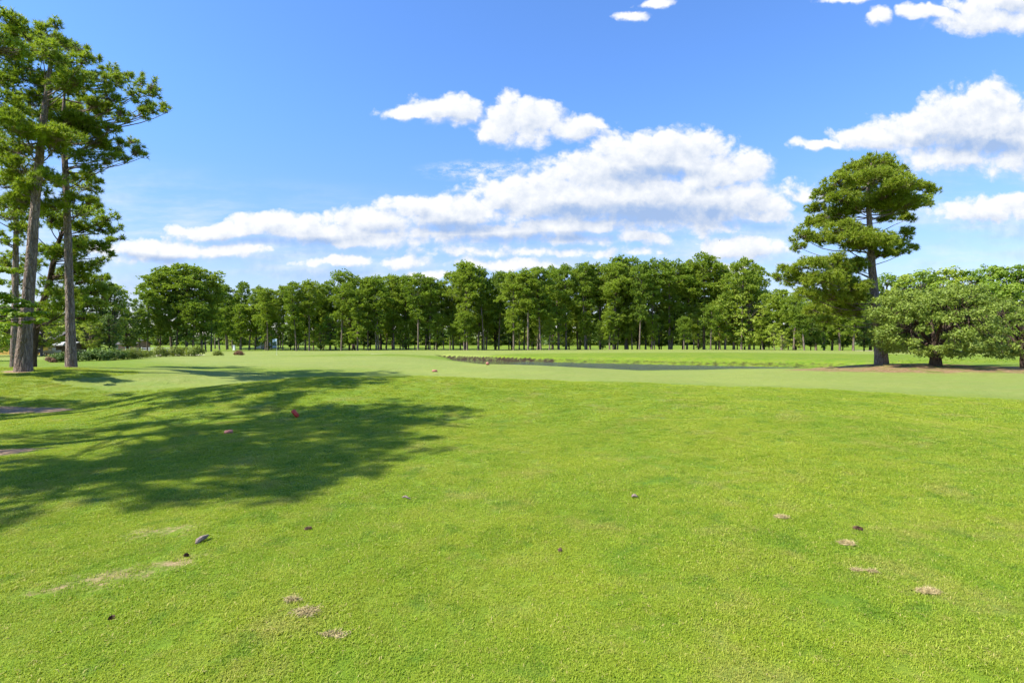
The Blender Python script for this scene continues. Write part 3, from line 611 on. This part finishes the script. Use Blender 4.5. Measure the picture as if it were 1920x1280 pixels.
# far wood closing the view behind the rows
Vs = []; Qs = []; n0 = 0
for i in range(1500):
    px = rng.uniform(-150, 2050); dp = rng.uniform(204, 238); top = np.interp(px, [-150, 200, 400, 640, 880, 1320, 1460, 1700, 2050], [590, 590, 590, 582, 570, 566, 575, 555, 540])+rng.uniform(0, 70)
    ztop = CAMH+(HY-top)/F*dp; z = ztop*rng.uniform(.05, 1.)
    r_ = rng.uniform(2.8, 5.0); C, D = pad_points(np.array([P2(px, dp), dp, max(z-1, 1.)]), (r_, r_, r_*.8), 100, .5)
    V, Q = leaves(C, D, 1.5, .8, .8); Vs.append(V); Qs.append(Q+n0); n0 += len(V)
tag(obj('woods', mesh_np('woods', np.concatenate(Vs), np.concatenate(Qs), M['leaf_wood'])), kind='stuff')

# ------------------------------------------------------------ low round trees on the mulch mound
def round_tree(px, depth, lab, cpx, cpy, rxp, ryp, npad, seed):
    global rng
    rng = np.random.default_rng(seed); b = onground(px, depth); root = empty('broadleaf_tree', b); tag(root, lab, 'tree', 'low round trees right of the lone pine')
    c0 = W(cpx, cpy, depth)-b; rx, rz = rxp/F*depth, ryp/F*depth
    tb = MB(); T = smooth_path([(0,0,-.3),(-.05,0,.7),(-.15,0,1.4),(-.1,.1,2.2)], 10); tb.tube(T, np.interp(np.linspace(0,1,10), [0,.2,1], [.46,.33,.22]), 14, wob=.06)
    lb = MB(); Vs = []; Qs = []; n0 = 0
    main = []
    for i in range(9):
        a = i*2.4; e = c0+np.array([rx*.55*math.cos(a), rx*.55*math.sin(a), rz*rng.uniform(.0, .55)]); Pm = curve(T[-3-(i % 4)], e, 8, .25, .18); lb.tube(Pm, np.linspace(.14, .05, 8), 8); main.append(Pm)
    for i in range(npad):
        d = rand_unit(1)[0]; q = d*rng.uniform(.72, 1.)
        if d[2] < 0: q = np.array([q[0]*1.03, q[1]*1.03, q[2]*.9])
        r_ = rng.uniform(.45, .85); lump = 1+.10*math.sin(3*math.atan2(d[1], d[0])+seed)+.08*math.sin(5*d[2]+seed)
        c = c0+q*np.array([(rx-r_*.5)*lump, (rx-r_*.5)*lump, (rz-r_*.4)*lump])
        c[2] = max(c[2], .75+rng.uniform(0, .35))
        Pm = main[int(np.argmin([np.linalg.norm(m_[-1]-c) for m_ in main]))]; lb.tube(curve(Pm[rng.integers(4, 8)], c, 8, .15, .1), np.linspace(.04, .012, 8), 5)
        k = int(520*r_*r_); C, D = pad_points(c, (r_, r_, r_*.6), k, .3)
        C[:, 2] -= rng.uniform(0, .35, k)**1.5
        V, Q = leaves(C, D, .155, .55, .8); Vs.append(V); Qs.append(Q+n0); n0 += len(V)
    obj('trunk', tb.mesh('trunk', M['bark_dark'], True), root); obj('limbs', lb.mesh('limbs', M['bark_dark'], True), root)
    obj('crown', mesh_np('crown', np.concatenate(Vs), np.concatenate(Qs), M['leaf_olive']), root)
round_tree(1755, 36.5, 'low round olive-green tree on the mulch, short dark trunk right of the lone pine', 1752, 608, 122, 80, 170, 11)
round_tree(1925, 38.5, 'low olive-green tree cut by the right edge of the photo', 1925, 618, 92, 74, 120, 23)
rng = np.random.default_rng(79)
# yellow-green broadleaf boughs at the left edge
b = np.array([P2(-75, 22.3), 22.3, gz(P2(-75, 22.3), 22.3)]); root = empty('broadleaf_tree', b); tag(root, 'young yellow-green broadleaf tree reaching in from the left edge over the pine trunk', 'tree')
tb = MB(); T = smooth_path([(0,0,-.2),(.1,0,1.5),(-.05,0,3.2),(0,0,5.4)], 12); tb.tube(T, np.linspace(.13, .03, 12), 10, wob=.04); lb = MB(); Vs = []; Qs = []; n0 = 0
for x, y, rx, ry in [(10,508,26,8),(-15,530,30,12),(-30,500,30,14),(0,556,24,9),(28,566,24,8),(52,574,22,7),(74,588,16,5),(82,600,12,5),(40,592,26,8),(10,585,24,10),(62,604,18,5),(14,610,20,7),(-20,600,30,12),(-40,560,30,16),(-60,480,30,14),(5,632,16,8),(-30,640,30,12)]:
    c = W(x, y, 22.3+rng.uniform(-.8, .5))-b; rr_ = (rx/F*22, rx/F*20, ry/F*22)
    lb.tube(curve(interp_path(T, min(5.2, max(.8, c[2]-.35))), c, 8, .1, .03), np.linspace(.035, .01, 8), 6)
    C, D = pad_points(c, rr_, int(700*rr_[0]), .8); V, Q = leaves(C, D, .12, .8, .5); Vs.append(V); Qs.append(Q+n0); n0 += len(V)
obj('trunk', tb.mesh('trunk', M['bark_dark'], True), root); obj('limbs', lb.mesh('limbs', M['bark_dark'], True), root)
obj('crown', mesh_np('crown', np.concatenate(Vs), np.concatenate(Qs), M['leaf_bright']), root)

# ------------------------------------------------------------ shrubs in the far left bed
def shrub_mesh(seed, mat, leaf=.13):
    global rng
    rng = np.random.default_rng(seed); Vs = []; Qs = []; n0 = 0
    for i in range(16):
        d = rand_unit(1)[0]; d[2] = abs(d[2]); c = d*np.array([.62, .62, .40]); c[2] += .15
        C, D = pad_points(c, (.40, .40, .32), 150, .5, per=150, sub=.95); V, Q = leaves(C, D, leaf, .6, .6); Vs.append(V); Qs.append(Q+n0); n0 += len(V)
    lb = MB()
    for i in range(7):
        a = i*.9; lb.tube(curve((0, 0, -.08), (.5*math.cos(a), .5*math.sin(a), .5), 4, 0, .02), np.linspace(.02, .008, 4), 5)
    return mesh_np('foliage', np.concatenate(Vs), np.concatenate(Qs), mat), lb.mesh('stems', M['bark_dark'])
SH = {k: [shrub_mesh(400+i+10*j, m_) for i in range(2)] for j, (k, m_) in enumerate((('dark', M['leaf_dark']), ('yellow', M['weeds']), ('rust', plain('rust_leaves', (.20, .10, .04)))))}
for i, (px, dp, k, s_, lab) in enumerate([(116,50,'dark',1.0,'dark shrub directly left of the slimmer pine trunk'),(152,52,'dark',1.05,'first dark shrub right of the slimmer pine trunk'),(183,53,'dark',1.35,'largest dark rounded shrub in the row right of the pine trunks'),(216,55,'dark',1.2,'last dark shrub of the row, next to the yellow ones'),
    (236,57,'yellow',1.0,'yellow-green shrub touching the last dark shrub'),(253,58,'yellow',1.15,'tallest yellow-green shrub, at the left end of the sand'),(274,62,'yellow',.9,'yellow-green shrub behind the left end of the sand bunker'),(300,66,'yellow',1.2,'wide yellow-green shrub behind the left half of the bunker'),(335,68,'yellow',1.3,'yellow-green shrub behind the middle of the bunker'),(368,68,'yellow',1.3,'yellow-green shrub behind the right half of the bunker'),(408,70,'yellow',.7,'smallest yellow-green shrub, right of the bunker'),
    (448,72,'rust',.7,'small rusty brown shrub right of the bunker'),(96,49,'rust',.55,'brown dry shrub between the two big left trunks')]):
    x = P2(px, dp); root = empty('shrub', (x, dp, gz(x, dp)), rng.uniform(0, 6)); fm, sm = SH[k][i % 2]; root.scale = (s_*1.02, s_*1.02, s_*1.1)
    tag(root, lab, 'shrub', {'dark': 'dark shrubs of the left bed', 'yellow': 'yellow-green shrubs by the bunker', 'rust': 'brown shrubs of the left bed'}[k])
    obj('foliage', fm, root); obj('stems', sm, root)

# ------------------------------------------------------------ buildings and yard things beyond the left trees
def gable(name, lab, px, depth, wdt, dp, hw, rise, wall, roof, parts, over=.4, z=None):
    x = P2(px, depth); root = empty(name, (x, depth, gz(x, depth)-.05)); tag(root, lab, 'house' if 'house' in name else 'shed')
    m_ = MB(); m_.box(-wdt/2, wdt/2, 0, dp, 0, hw); m_.add([(-wdt/2, 0, hw), (-wdt/2, dp, hw), (-wdt/2, dp/2, hw+rise), (wdt/2, 0, hw), (wdt/2, dp, hw), (wdt/2, dp/2, hw+rise)], [(0, 1, 2), (3, 5, 4)]); m_.build('wall', wall, root)
    r_ = MB(); o_ = over; zr = hw+rise+.02; sl = rise/(dp/2); ze = hw-sl*o_+.02
    for sgn in (0, 1):
        y0, y1 = (-o_, dp/2) if not sgn else (dp+o_, dp/2); X = wdt/2+o_
        r_.add([(-X,y0,ze),(X,y0,ze),(X,y1,zr),(-X,y1,zr),(-X,y0,ze+.12),(X,y0,ze+.12),(X,y1,zr+.12),(-X,y1,zr+.12)], [(0,3,2,1),(4,5,6,7),(0,1,5,4),(1,2,6,5),(2,3,7,6),(3,0,4,7)])
    r_.build('roof', roof, root)
    for nm, x0, x1, z0, z1, fm, pm in parts:
        f = MB(); t_ = .09
        for a in ((x0, x1, z0, z0+t_), (x0, x1, z1-t_, z1), (x0, x0+t_, z0+t_, z1-t_), (x1-t_, x1, z0+t_, z1-t_)): f.box(a[0], a[1], -.08, .02, a[2], a[3])
        fo = f.build(nm, fm, root); p_ = MB(); p_.box(x0+t_, x1-t_, -.04, .03, z0+t_, z1-t_); p_.build('panel' if nm == 'door' else 'pane', pm, fo)
    return root
white = plain('white_paint', (.72, .72, .70), (.62, .62, .60), 3); dkroof = plain('dark_shingle', (.10, .09, .085), (.06, .055, .05), 6); ochre = plain('ochre_siding', (.52, .33, .07), (.46, .28, .06), 2)
glass = plain('dark_glass', (.02, .025, .03), rough=.1, bump=0, spec=.6); brown = plain('brown_board', (.17, .12, .09), (.12, .08, .06), 5); brick = plain('pink_brick', (.42, .24, .17), (.34, .19, .13), 6); dark = plain('black_rubber', (.02, .02, .02)); cream = plain('cream_paint', (.66, .58, .40), (.58, .50, .34))
gable('house', 'ochre yellow house behind the leftmost big trunk', 30, 77, 9.6, 6, 2.0, 1.3, ochre, dkroof, [('window', -4.5, -3.6, .7, 1.6, white, glass), ('door', -.9, .9, .05, 1.7, brown, dark), ('window', 3.0, 3.8, .8, 1.5, white, glass)])
gable('shed', 'small brown board shed with low grey roof between the left trunks', 117, 74, 2.2, 2.4, 1.45, .35, brown, plain('grey_roof', (.42, .42, .42)), [('door', -.3, .6, .05, 1.35, brown, brown)], .3)
gable('house', 'low pink brick house behind the dark shrubs at left', 232, 118, 5, 5, 1.7, .9, brick, dkroof, [('window', -2.2, -1.2, .7, 1.5, white, glass), ('door', .4, 1.4, .05, 1.7, white, brown)])
gable('house', 'small white house seen under the trees just left of the flag', 491, 165, 4.2, 6, 2.5, 1.2, white, dkroof, [('window', -1.4, -.4, .8, 1.9, white, glass), ('door', .5, 1.4, .05, 2.1, white, brown)])
# little boat on a trailer beside the ochre house
x = P2(98, 72); root = empty('boat', (x, 72, gz(x, 72))); tag(root, 'low cream boat on its trailer in front of the shed', 'boat')
h_ = MB(); sec = [(-1.1, .30, .22), (-.6, .42, .2), (.3, .45, .2), (.9, .26, .28), (1.25, .02, .42)]
V = []; 
for sx_, hw, zb in sec: V += [(sx_, -hw, .72+.05*sx_), (sx_, -hw*.7, .34+zb*.2), (sx_, 0, .25+zb*.3), (sx_, hw*.7, .34+zb*.2), (sx_, hw, .72+.05*sx_)]
h_.add(V, [(i*5+j, i*5+j+1, i*5+j+6, i*5+j+5) for i in range(4) for j in range(4)]+[(0, 4, 3, 1)]); h_.build('hull', cream, root)
s_ = MB(); s_.box(-.3, .25, -.28, .28, .68, 1.12); s_.build('console', cream, root)
for sy in (-.5, .5):
    wv = MB(); wv.tube([(-.5, sy-.08, .2), (-.5, sy+.08, .2)], .2, 16); wh = wv.build('wheel', dark, root); rv = MB(); rv.tube([(-.5, sy-.09, .2), (-.5, sy+.09, .2)], .09, 12); rv.build('rim', white, wh)
# dark utility cart by the ochre wall
x = P2(80, 74); root = empty('utility_cart', (x, 74, gz(x, 74))); tag(root, 'small dark cart with pale wheels against the ochre wall', 'cart')
c_ = MB(); c_.box(-.75, .75, -.4, .4, .35, .62); c_.box(-.75, -.69, -.4, .4, .62, .85); c_.build('bed', dark, root)
for sx_ in (-.45, .45):
    for sy in (-.45, .45):
        wv = MB(); wv.tube([(sx_, sy-.07, .26), (sx_, sy+.07, .26)], .26, 16); wh = wv.build('wheel', dark, root); rv = MB(); rv.tube([(sx_, sy-.08, .26), (sx_, sy+.08, .26)], .13, 12); rv.add([(sx_+.13*math.cos(a), sy-.08, .26+.13*math.sin(a)) for a in np.linspace(0, 6.283, 12, endpoint=False)], [(0, i, i+1) for i in range(1, 11)]); rv.build('rim', white, wh)
# white rail fence and white post
dp = 118; x0, x1 = P2(252, dp), P2(322, dp); root = empty('rail_fence', (x0, dp, gz(x0, dp))); tag(root, 'low white rail fence under the big left pine clump', 'fence')
r_ = MB()
for z in (.35, .72): r_.box(0, x1-x0, -.025, .025, z, z+.10)
r_.build('rail', white, root)
for i in range(6): p_ = MB(); xx = (x1-x0)*i/5; p_.box(xx-.06, xx+.06, -.086, -.026, -.1, 1.0); p_.build('post', white, root)
x = P2(439, 140); root = MB(); root.box(-.25, .25, -.2, .2, 0, 1.25); root.box(-.3, .3, -.25, .25, 1.25, 1.33); root.box(-.32, .32, -.3, .3, -.1, .12); o = root.build('utility_box', white); o.location = (x, 140, gz(x, 140)); tag(o, 'narrow white utility box under the trees left of the white house', 'utility box')

# ------------------------------------------------------------ flag on the green
dp = 72.; x = P2(519, dp); zb = gz(x, dp); root = empty('golf_flag', (x, dp, zb)); tag(root, 'pale grey-blue golf flag on a thin pole, seen against the dark trees', 'golf flag')
p_ = MB(); p_.tube([(0, 0, -.1), (0, 0, 1.2), (0, 0, 2.25)], .014, 8); p_.build('pole', white, root)
f_ = MB(); nx_, nz_ = 10, 6; V = []
for side_ in (0, .006):
    for j in range(nz_+1):
        for i in range(nx_+1):
            u = i/nx_; V.append((-.014-.52*u, side_+.06*math.sin(u*5.5)*u, 2.22-.36*j/nz_-.14*u*u))
Q = []
for s_ in (0, 1):
    o_ = s_*(nx_+1)*(nz_+1)
    Q += [(o_+j*(nx_+1)+i, o_+j*(nx_+1)+i+1, o_+(j+1)*(nx_+1)+i+1, o_+(j+1)*(nx_+1)+i) for j in range(nz_) for i in range(nx_)]
f_.add(V, Q); f_.build('flag', plain('pale_blue_cloth', (.30, .40, .50), (.26, .36, .46)), root)
c_ = MB(); c_.tube([(0, 0, -.12), (0, 0, .004)], .055, 14); c_.build('cup', white, root)

# ------------------------------------------------------------ small things on the lawn
def block(name, lab, px, dp, size, rot, mat, cat='tee marker', grp='tee markers on the grass', lift=0.):
    L, Wd, Hh = size; me = bpy.data.meshes.new(name); import bmesh; bm = bmesh.new(); bmesh.ops.create_cube(bm, size=1.)
    for v in bm.verts: v.co = (v.co.x*L*(1-.10*(v.co.z+.5)), v.co.y*Wd*(1-.12*(v.co.z+.5)), (v.co.z+.5)*Hh)
    bmesh.ops.bevel(bm, geom=bm.edges[:], offset=min(size)*.18, segments=3, affect='EDGES'); 
    for f in bm.faces: f.smooth = True
    bm.to_mesh(me); me.materials.append(mat); x = P2(px, dp); o = obj(name, me, None, (x, dp, gz(x, dp)+lift)); o.rotation_euler = rot; tag(o, lab, cat, grp); return o
redp = plain('red_paint', (.62, .065, .035), (.55, .05, .03), 20, .5, .1); redb = plain('dull_brick', (.36, .12, .09), (.42, .20, .16), 20, .85, .4)
block('tee_marker', 'bright red block tipped on its end in the sunlit strip between shadows', 552, 12.6, (.21, .10, .08), (.15, R(48), R(-12)), redp, lift=.07)
block('tee_marker', 'dull pinkish red brick lying in the big shadow', 429, 10.6, (.16, .10, .065), (0, R(-6), R(22)), redb)
block('tee_marker', 'dark red brick lying on the fairway before the pond, the nearer of two', 815, 33, (.34, .18, .12), (0, 0, R(8)), redb)
block('tee_marker', 'small dark red block on the fairway crest right at the water', 914, 39, (.24, .16, .20), (0, R(10), R(30)), redb)
def grounded(px, py):          # where the line of sight meets the turf
    dx, dz = (px-960)/F, (HY-py)/F; y = 2.
    while y < 200 and CAMH+dz*y > gz(dx*y, y): y += .02
    return dx*y, y
coneb = plain('pine_cone_scale', (.15, .085, .05), (.08, .045, .028), 30)
def cone(px, py, s_, lab, rz):
    x, y = grounded(px, py); m_ = MB(); n = 90
    for i in range(n):
        t = i/n; a = i*2.4; r_ = .5*math.sin(math.pi*(.12+.84*t))**.7*.62; z = (t-.5)*1.15; c = np.array([r_*math.cos(a), r_*math.sin(a), z]); o_ = np.array([math.cos(a), math.sin(a), .35]); s2 = np.array([-math.sin(a), math.cos(a), 0])
        m_.add([c*.45+s2*.05, c+s2*.10, c+o_*.11, c-s2*.10, c*.45-s2*.05, c+o_*.02+np.array([0, 0, -.06])], [(0, 1, 2), (0, 2, 4), (2, 3, 4), (1, 5, 2), (5, 3, 2), (0, 4, 5)])
    m_.tube([(0, 0, -.5), (0, 0, .5)], [.14, .08], 8)
    o = m_.build('pine_cone', coneb); o.scale = (s_,)*3; o.location = (x, y, gz(x, y)+s_*.22); o.rotation_euler = (R(80), 0, rz); tag(o, lab, 'pine cone', 'pine cones on the lawn')
cone(1608, 994, .075, 'black-brown pine cone at right between the dry grass tufts', .6)
cone(578, 994, .06, 'dark pine cone just below the big shadow', 2.)
cone(350, 1043, .05, 'dark pine cone at the upper end of the bare soil streak', 1.)
cone(1050, 1034, .05, 'small brown pine cone in the middle of the lawn', 3.)
cone(210, 1163, .05, 'flat brown pine cone near the lower left corner', .2)
strawm = plain('dry_grass', (.50, .40, .19), (.34, .27, .12), 12, .9)
def straw(px, py, rx, ry, n, lab, h=.02):
    x, y = grounded(px, py); C = np.stack([rng.normal(0, rx*.42, n), rng.normal(0, ry*.42, n), rng.uniform(0, h, n)*np.exp(-rng.uniform(0, 1, n))], 1)
    D = rand_unit(n)*np.array([1, 1, .25]); C *= np.array([.9, .9, .6]); V, T = needles(C, D, 2, .045, .0035, 1.6); o = obj('dry_grass_clump', mesh_np('dry_grass_clump', V, T, strawm), None, (x, y, gz(x, y)+.012)); tag(o, lab, 'dry grass', 'dry grass clumps on the lawn')
straw(1465, 972, .075, .05, 420, 'smallest tan dry grass clump, farthest left of those at right', .035)
straw(1586, 1021, .085, .06, 500, 'tan dry grass clump just below the black pine cone', .03)
straw(1606, 1071, .05, .03, 130, 'left of two thin dry grass wisps below the pine cone')
straw(1634, 1073, .05, .03, 130, 'right of two thin dry grass wisps below the pine cone')
straw(1738, 1112, .09, .05, 480, 'lowest and rightmost tan dry grass clump', .03)
straw(575, 1150, .12, .09, 300, 'ring of dry yellow grass at the bottom left of centre')
straw(550, 1128, .07, .04, 160, 'thin dry grass wisp directly above the yellow ring')
straw(625, 1195, .12, .05, 160, 'brownish dry grass patch near the bottom left of centre')
barkm = plain('weathered_bark', (.25, .19, .15), (.16, .12, .10), 25, .9, .5)
def chip(px, py, L, wd, rz, lab, tilt=0.):
    x, y = grounded(px, py); m_ = MB(); m_.tube([(-L/2, 0, 0), (-L/4, .01, .012), (0, 0, .016), (L/4, -.01, .012), (L/2, .004, 0)], [wd*.3, wd*.5, wd*.55, wd*.45, wd*.2], 8, wob=.15)
    o = m_.build('bark_piece', barkm); o.location = (x, y, gz(x, y)+.022); o.rotation_euler = (0, tilt, rz); tag(o, lab, 'bark piece', 'bark pieces on the lawn')
chip(380, 1015, .13, .045, R(70), 'grey-pink bark piece above the bare soil streak', -.3)
chip(762, 937, .12, .022, R(-30), 'thin pale stick left of the middle of the lawn')
chip(1190, 935, .07, .03, 0, 'small tan bark piece right of the middle of the lawn')

# a bird over the trees at right
m_ = MB(); m_.tube([(-.12, 0, 0), (-.06, 0, .01), (.03, 0, .015), (.1, 0, .01), (.15, 0, .015)], [.01, .035, .05, .03, .008], 8)
m_.add([(.05, 0, .02), (-.05, 0, .02), (-.08, -.28, .10), (.0, -.30, .11)], [(0, 1, 2, 3)]); m_.add([(.05, 0, .02), (-.05, 0, .02), (-.08, .28, .10), (.0, .30, .11)], [(0, 3, 2, 1)]); m_.add([(-.1, 0, 0), (-.2, -.05, 0), (-.2, .05, 0)], [(0, 1, 2)])
o = m_.build('bird', dark); o.location = W(1349, 451, 110); o.rotation_euler = (0, 0, .6); tag(o, 'tiny dark bird flying in front of the cloud at right', 'bird')

# ------------------------------------------------------------ weeds along the pond and the ditch
C = []; 
for _ in range(30000):
    x, y = rng.uniform(-14, 75), rng.uniform(52, 98); C.append((x, y))
C = np.array(C); s1 = sdf(C[:, 0], C[:, 1], POND); dit = sdf(C[:, 0], C[:, 1], np.array([(34,61),(44,56.5),(60,56),(90,60),(90,63),(60,60),(44,60)]))
zz = H(C[:, 0], C[:, 1]); farside = C[:, 0]*.3+C[:, 1] > 70
nz = np.sin(C[:, 0]*1.1)+np.sin(C[:, 0]*.43+1)+np.sin(C[:, 0]*2.3+.5)*.6
k = ((s1 > 1.9) & (s1 < 2.9) & farside & (nz > -.3+rng.uniform(-.6, .6, len(C))) & (C[:, 0] > 11)) | ((dit < .8) & (s1 > 0))
C = C[k]; zz = zz[k]; C3 = np.stack([C[:, 0], C[:, 1], zz-.02], 1); D = np.tile([[0, 0, 1.]], (len(C3), 1))
V, T = needles(C3, D, 6, .15, .05, 1.2); tag(obj('bank_weeds', mesh_np('bank_weeds', V, T, M['weeds'])), kind='stuff')

# ------------------------------------------------------------ grass blades near the camera
def tuft(seed, nb, rad, hgt, wid):
    g_ = np.random.default_rng(seed); a = g_.uniform(0, 6.283, nb); r_ = rad*np.sqrt(g_.uniform(0, 1, nb)); B = np.stack([r_*np.cos(a), r_*np.sin(a), np.full(nb, -.006)], 1)
    az = g_.uniform(0, 6.283, nb); lean = g_.uniform(.3, 1.5, nb); h = hgt*g_.uniform(.45, 1.15, nb); dh = np.stack([np.cos(az), np.sin(az), 0*az], 1); s_ = np.stack([-np.sin(az), np.cos(az), 0*az], 1)*wid*.5*g_.uniform(.6, 1.3, (nb, 1))
    mid = B+dh*(h*lean*.35)[:, None]+np.array([0, 0, 1])*(h*.55)[:, None]; tip = B+dh*(h*lean)[:, None]+np.array([0, 0, 1])*(h*(1-.36*lean))[:, None]
    V = np.stack([B-s_, B+s_, mid+s_*.8, mid-s_*.8, tip], 1).reshape(-1, 3); i = np.arange(nb)[:, None]*5
    T = np.concatenate([i+[[0, 1, 2]], i+[[0, 2, 3]], i+[[3, 2, 4]]]); return mesh_np('grass_tuft', V, T, M['blade'])
srcs = [bpy.data.objects.new('grass_tuft_source', tuft(500+i, 84, .09, .030, .0044)) for i in range(5)]
def scatter(y0, y1, dens, s0, s1):
    n = int(dens*1.06*(y1*y1-y0*y0)); y = np.sqrt(rng.uniform(y0*y0, y1*y1, n)); x = rng.uniform(-1.06, 1.06, n)*y
    keep = (mask(x, y, FAIR, .6) < .4) & (mask(x, y, DIRT, .3)+rng.uniform(-.3, .3, n) < .45) & (mask(x, y, [MULCH], 1.) < .4)
    x, y = x[keep], y[keep]; cl = np.sin(x*3.1+2*np.sin(y*1.7))*np.sin(y*2.7+2*np.sin(x*1.3))
    s_ = rng.uniform(s0, s1, len(x))*(1+.18*cl); return np.stack([x, y, H(x, y)], 1), s_
A = [scatter(2.3, 6, 300, .7, 1.15), scatter(6, 12, 150, .9, 1.35), scatter(12, 26, 42, 1.2, 1.9)]
Pg = np.concatenate([a[0] for a in A]); Sg = np.concatenate([a[1] for a in A])
me = bpy.data.meshes.new('grass'); me.vertices.add(len(Pg)); me.vertices.foreach_set('co', Pg.astype(np.float32).ravel())
for nm, ty_, v_ in (('s', 'FLOAT', Sg), ('rz', 'FLOAT', rng.uniform(0, 6.283, len(Pg))), ('k', 'INT', rng.integers(0, 5, len(Pg)))):
    a_ = me.attributes.new(nm, ty_, 'POINT'); a_.data.foreach_set('value', v_.astype(np.int32 if ty_ == 'INT' else np.float32))
me.update(); go = obj('grass', me); tag(go, kind='stuff')
gt = bpy.data.node_groups.new('grass_scatter', 'GeometryNodeTree'); gt.interface.new_socket('Geometry', in_out='INPUT', socket_type='NodeSocketGeometry'); gt.interface.new_socket('Geometry', in_out='OUTPUT', socket_type='NodeSocketGeometry')
def gnode(t_, **kw):
    nd = gt.nodes.new(t_)
    for k_, v_ in kw.items(): setattr(nd, k_, v_)
    return nd
gin = gnode('NodeGroupInput'); gout = gnode('NodeGroupOutput'); jn = gnode('GeometryNodeJoinGeometry'); ip = gnode('GeometryNodeInstanceOnPoints')
for o in srcs:
    oi = gnode('GeometryNodeObjectInfo'); oi.inputs['Object'].default_value = o; oi.inputs['As Instance'].default_value = True; gt.links.new(oi.outputs['Geometry'], jn.inputs[0])
def nat(nm, ty_): a_ = gnode('GeometryNodeInputNamedAttribute', data_type=ty_); a_.inputs[0].default_value = nm; return a_.outputs[0]
cx_ = gnode('ShaderNodeCombineXYZ'); gt.links.new(nat('rz', 'FLOAT'), cx_.inputs[2])
gt.links.new(gin.outputs[0], ip.inputs['Points']); gt.links.new(jn.outputs[0], ip.inputs['Instance']); ip.inputs['Pick Instance'].default_value = True
gt.links.new(nat('k', 'INT'), ip.inputs['Instance Index']); gt.links.new(cx_.outputs[0], ip.inputs['Rotation']); gt.links.new(nat('s', 'FLOAT'), ip.inputs['Scale'])
gt.links.new(ip.outputs[0], gout.inputs[0]); md = go.modifiers.new('scatter', 'NODES'); md.node_group = gt
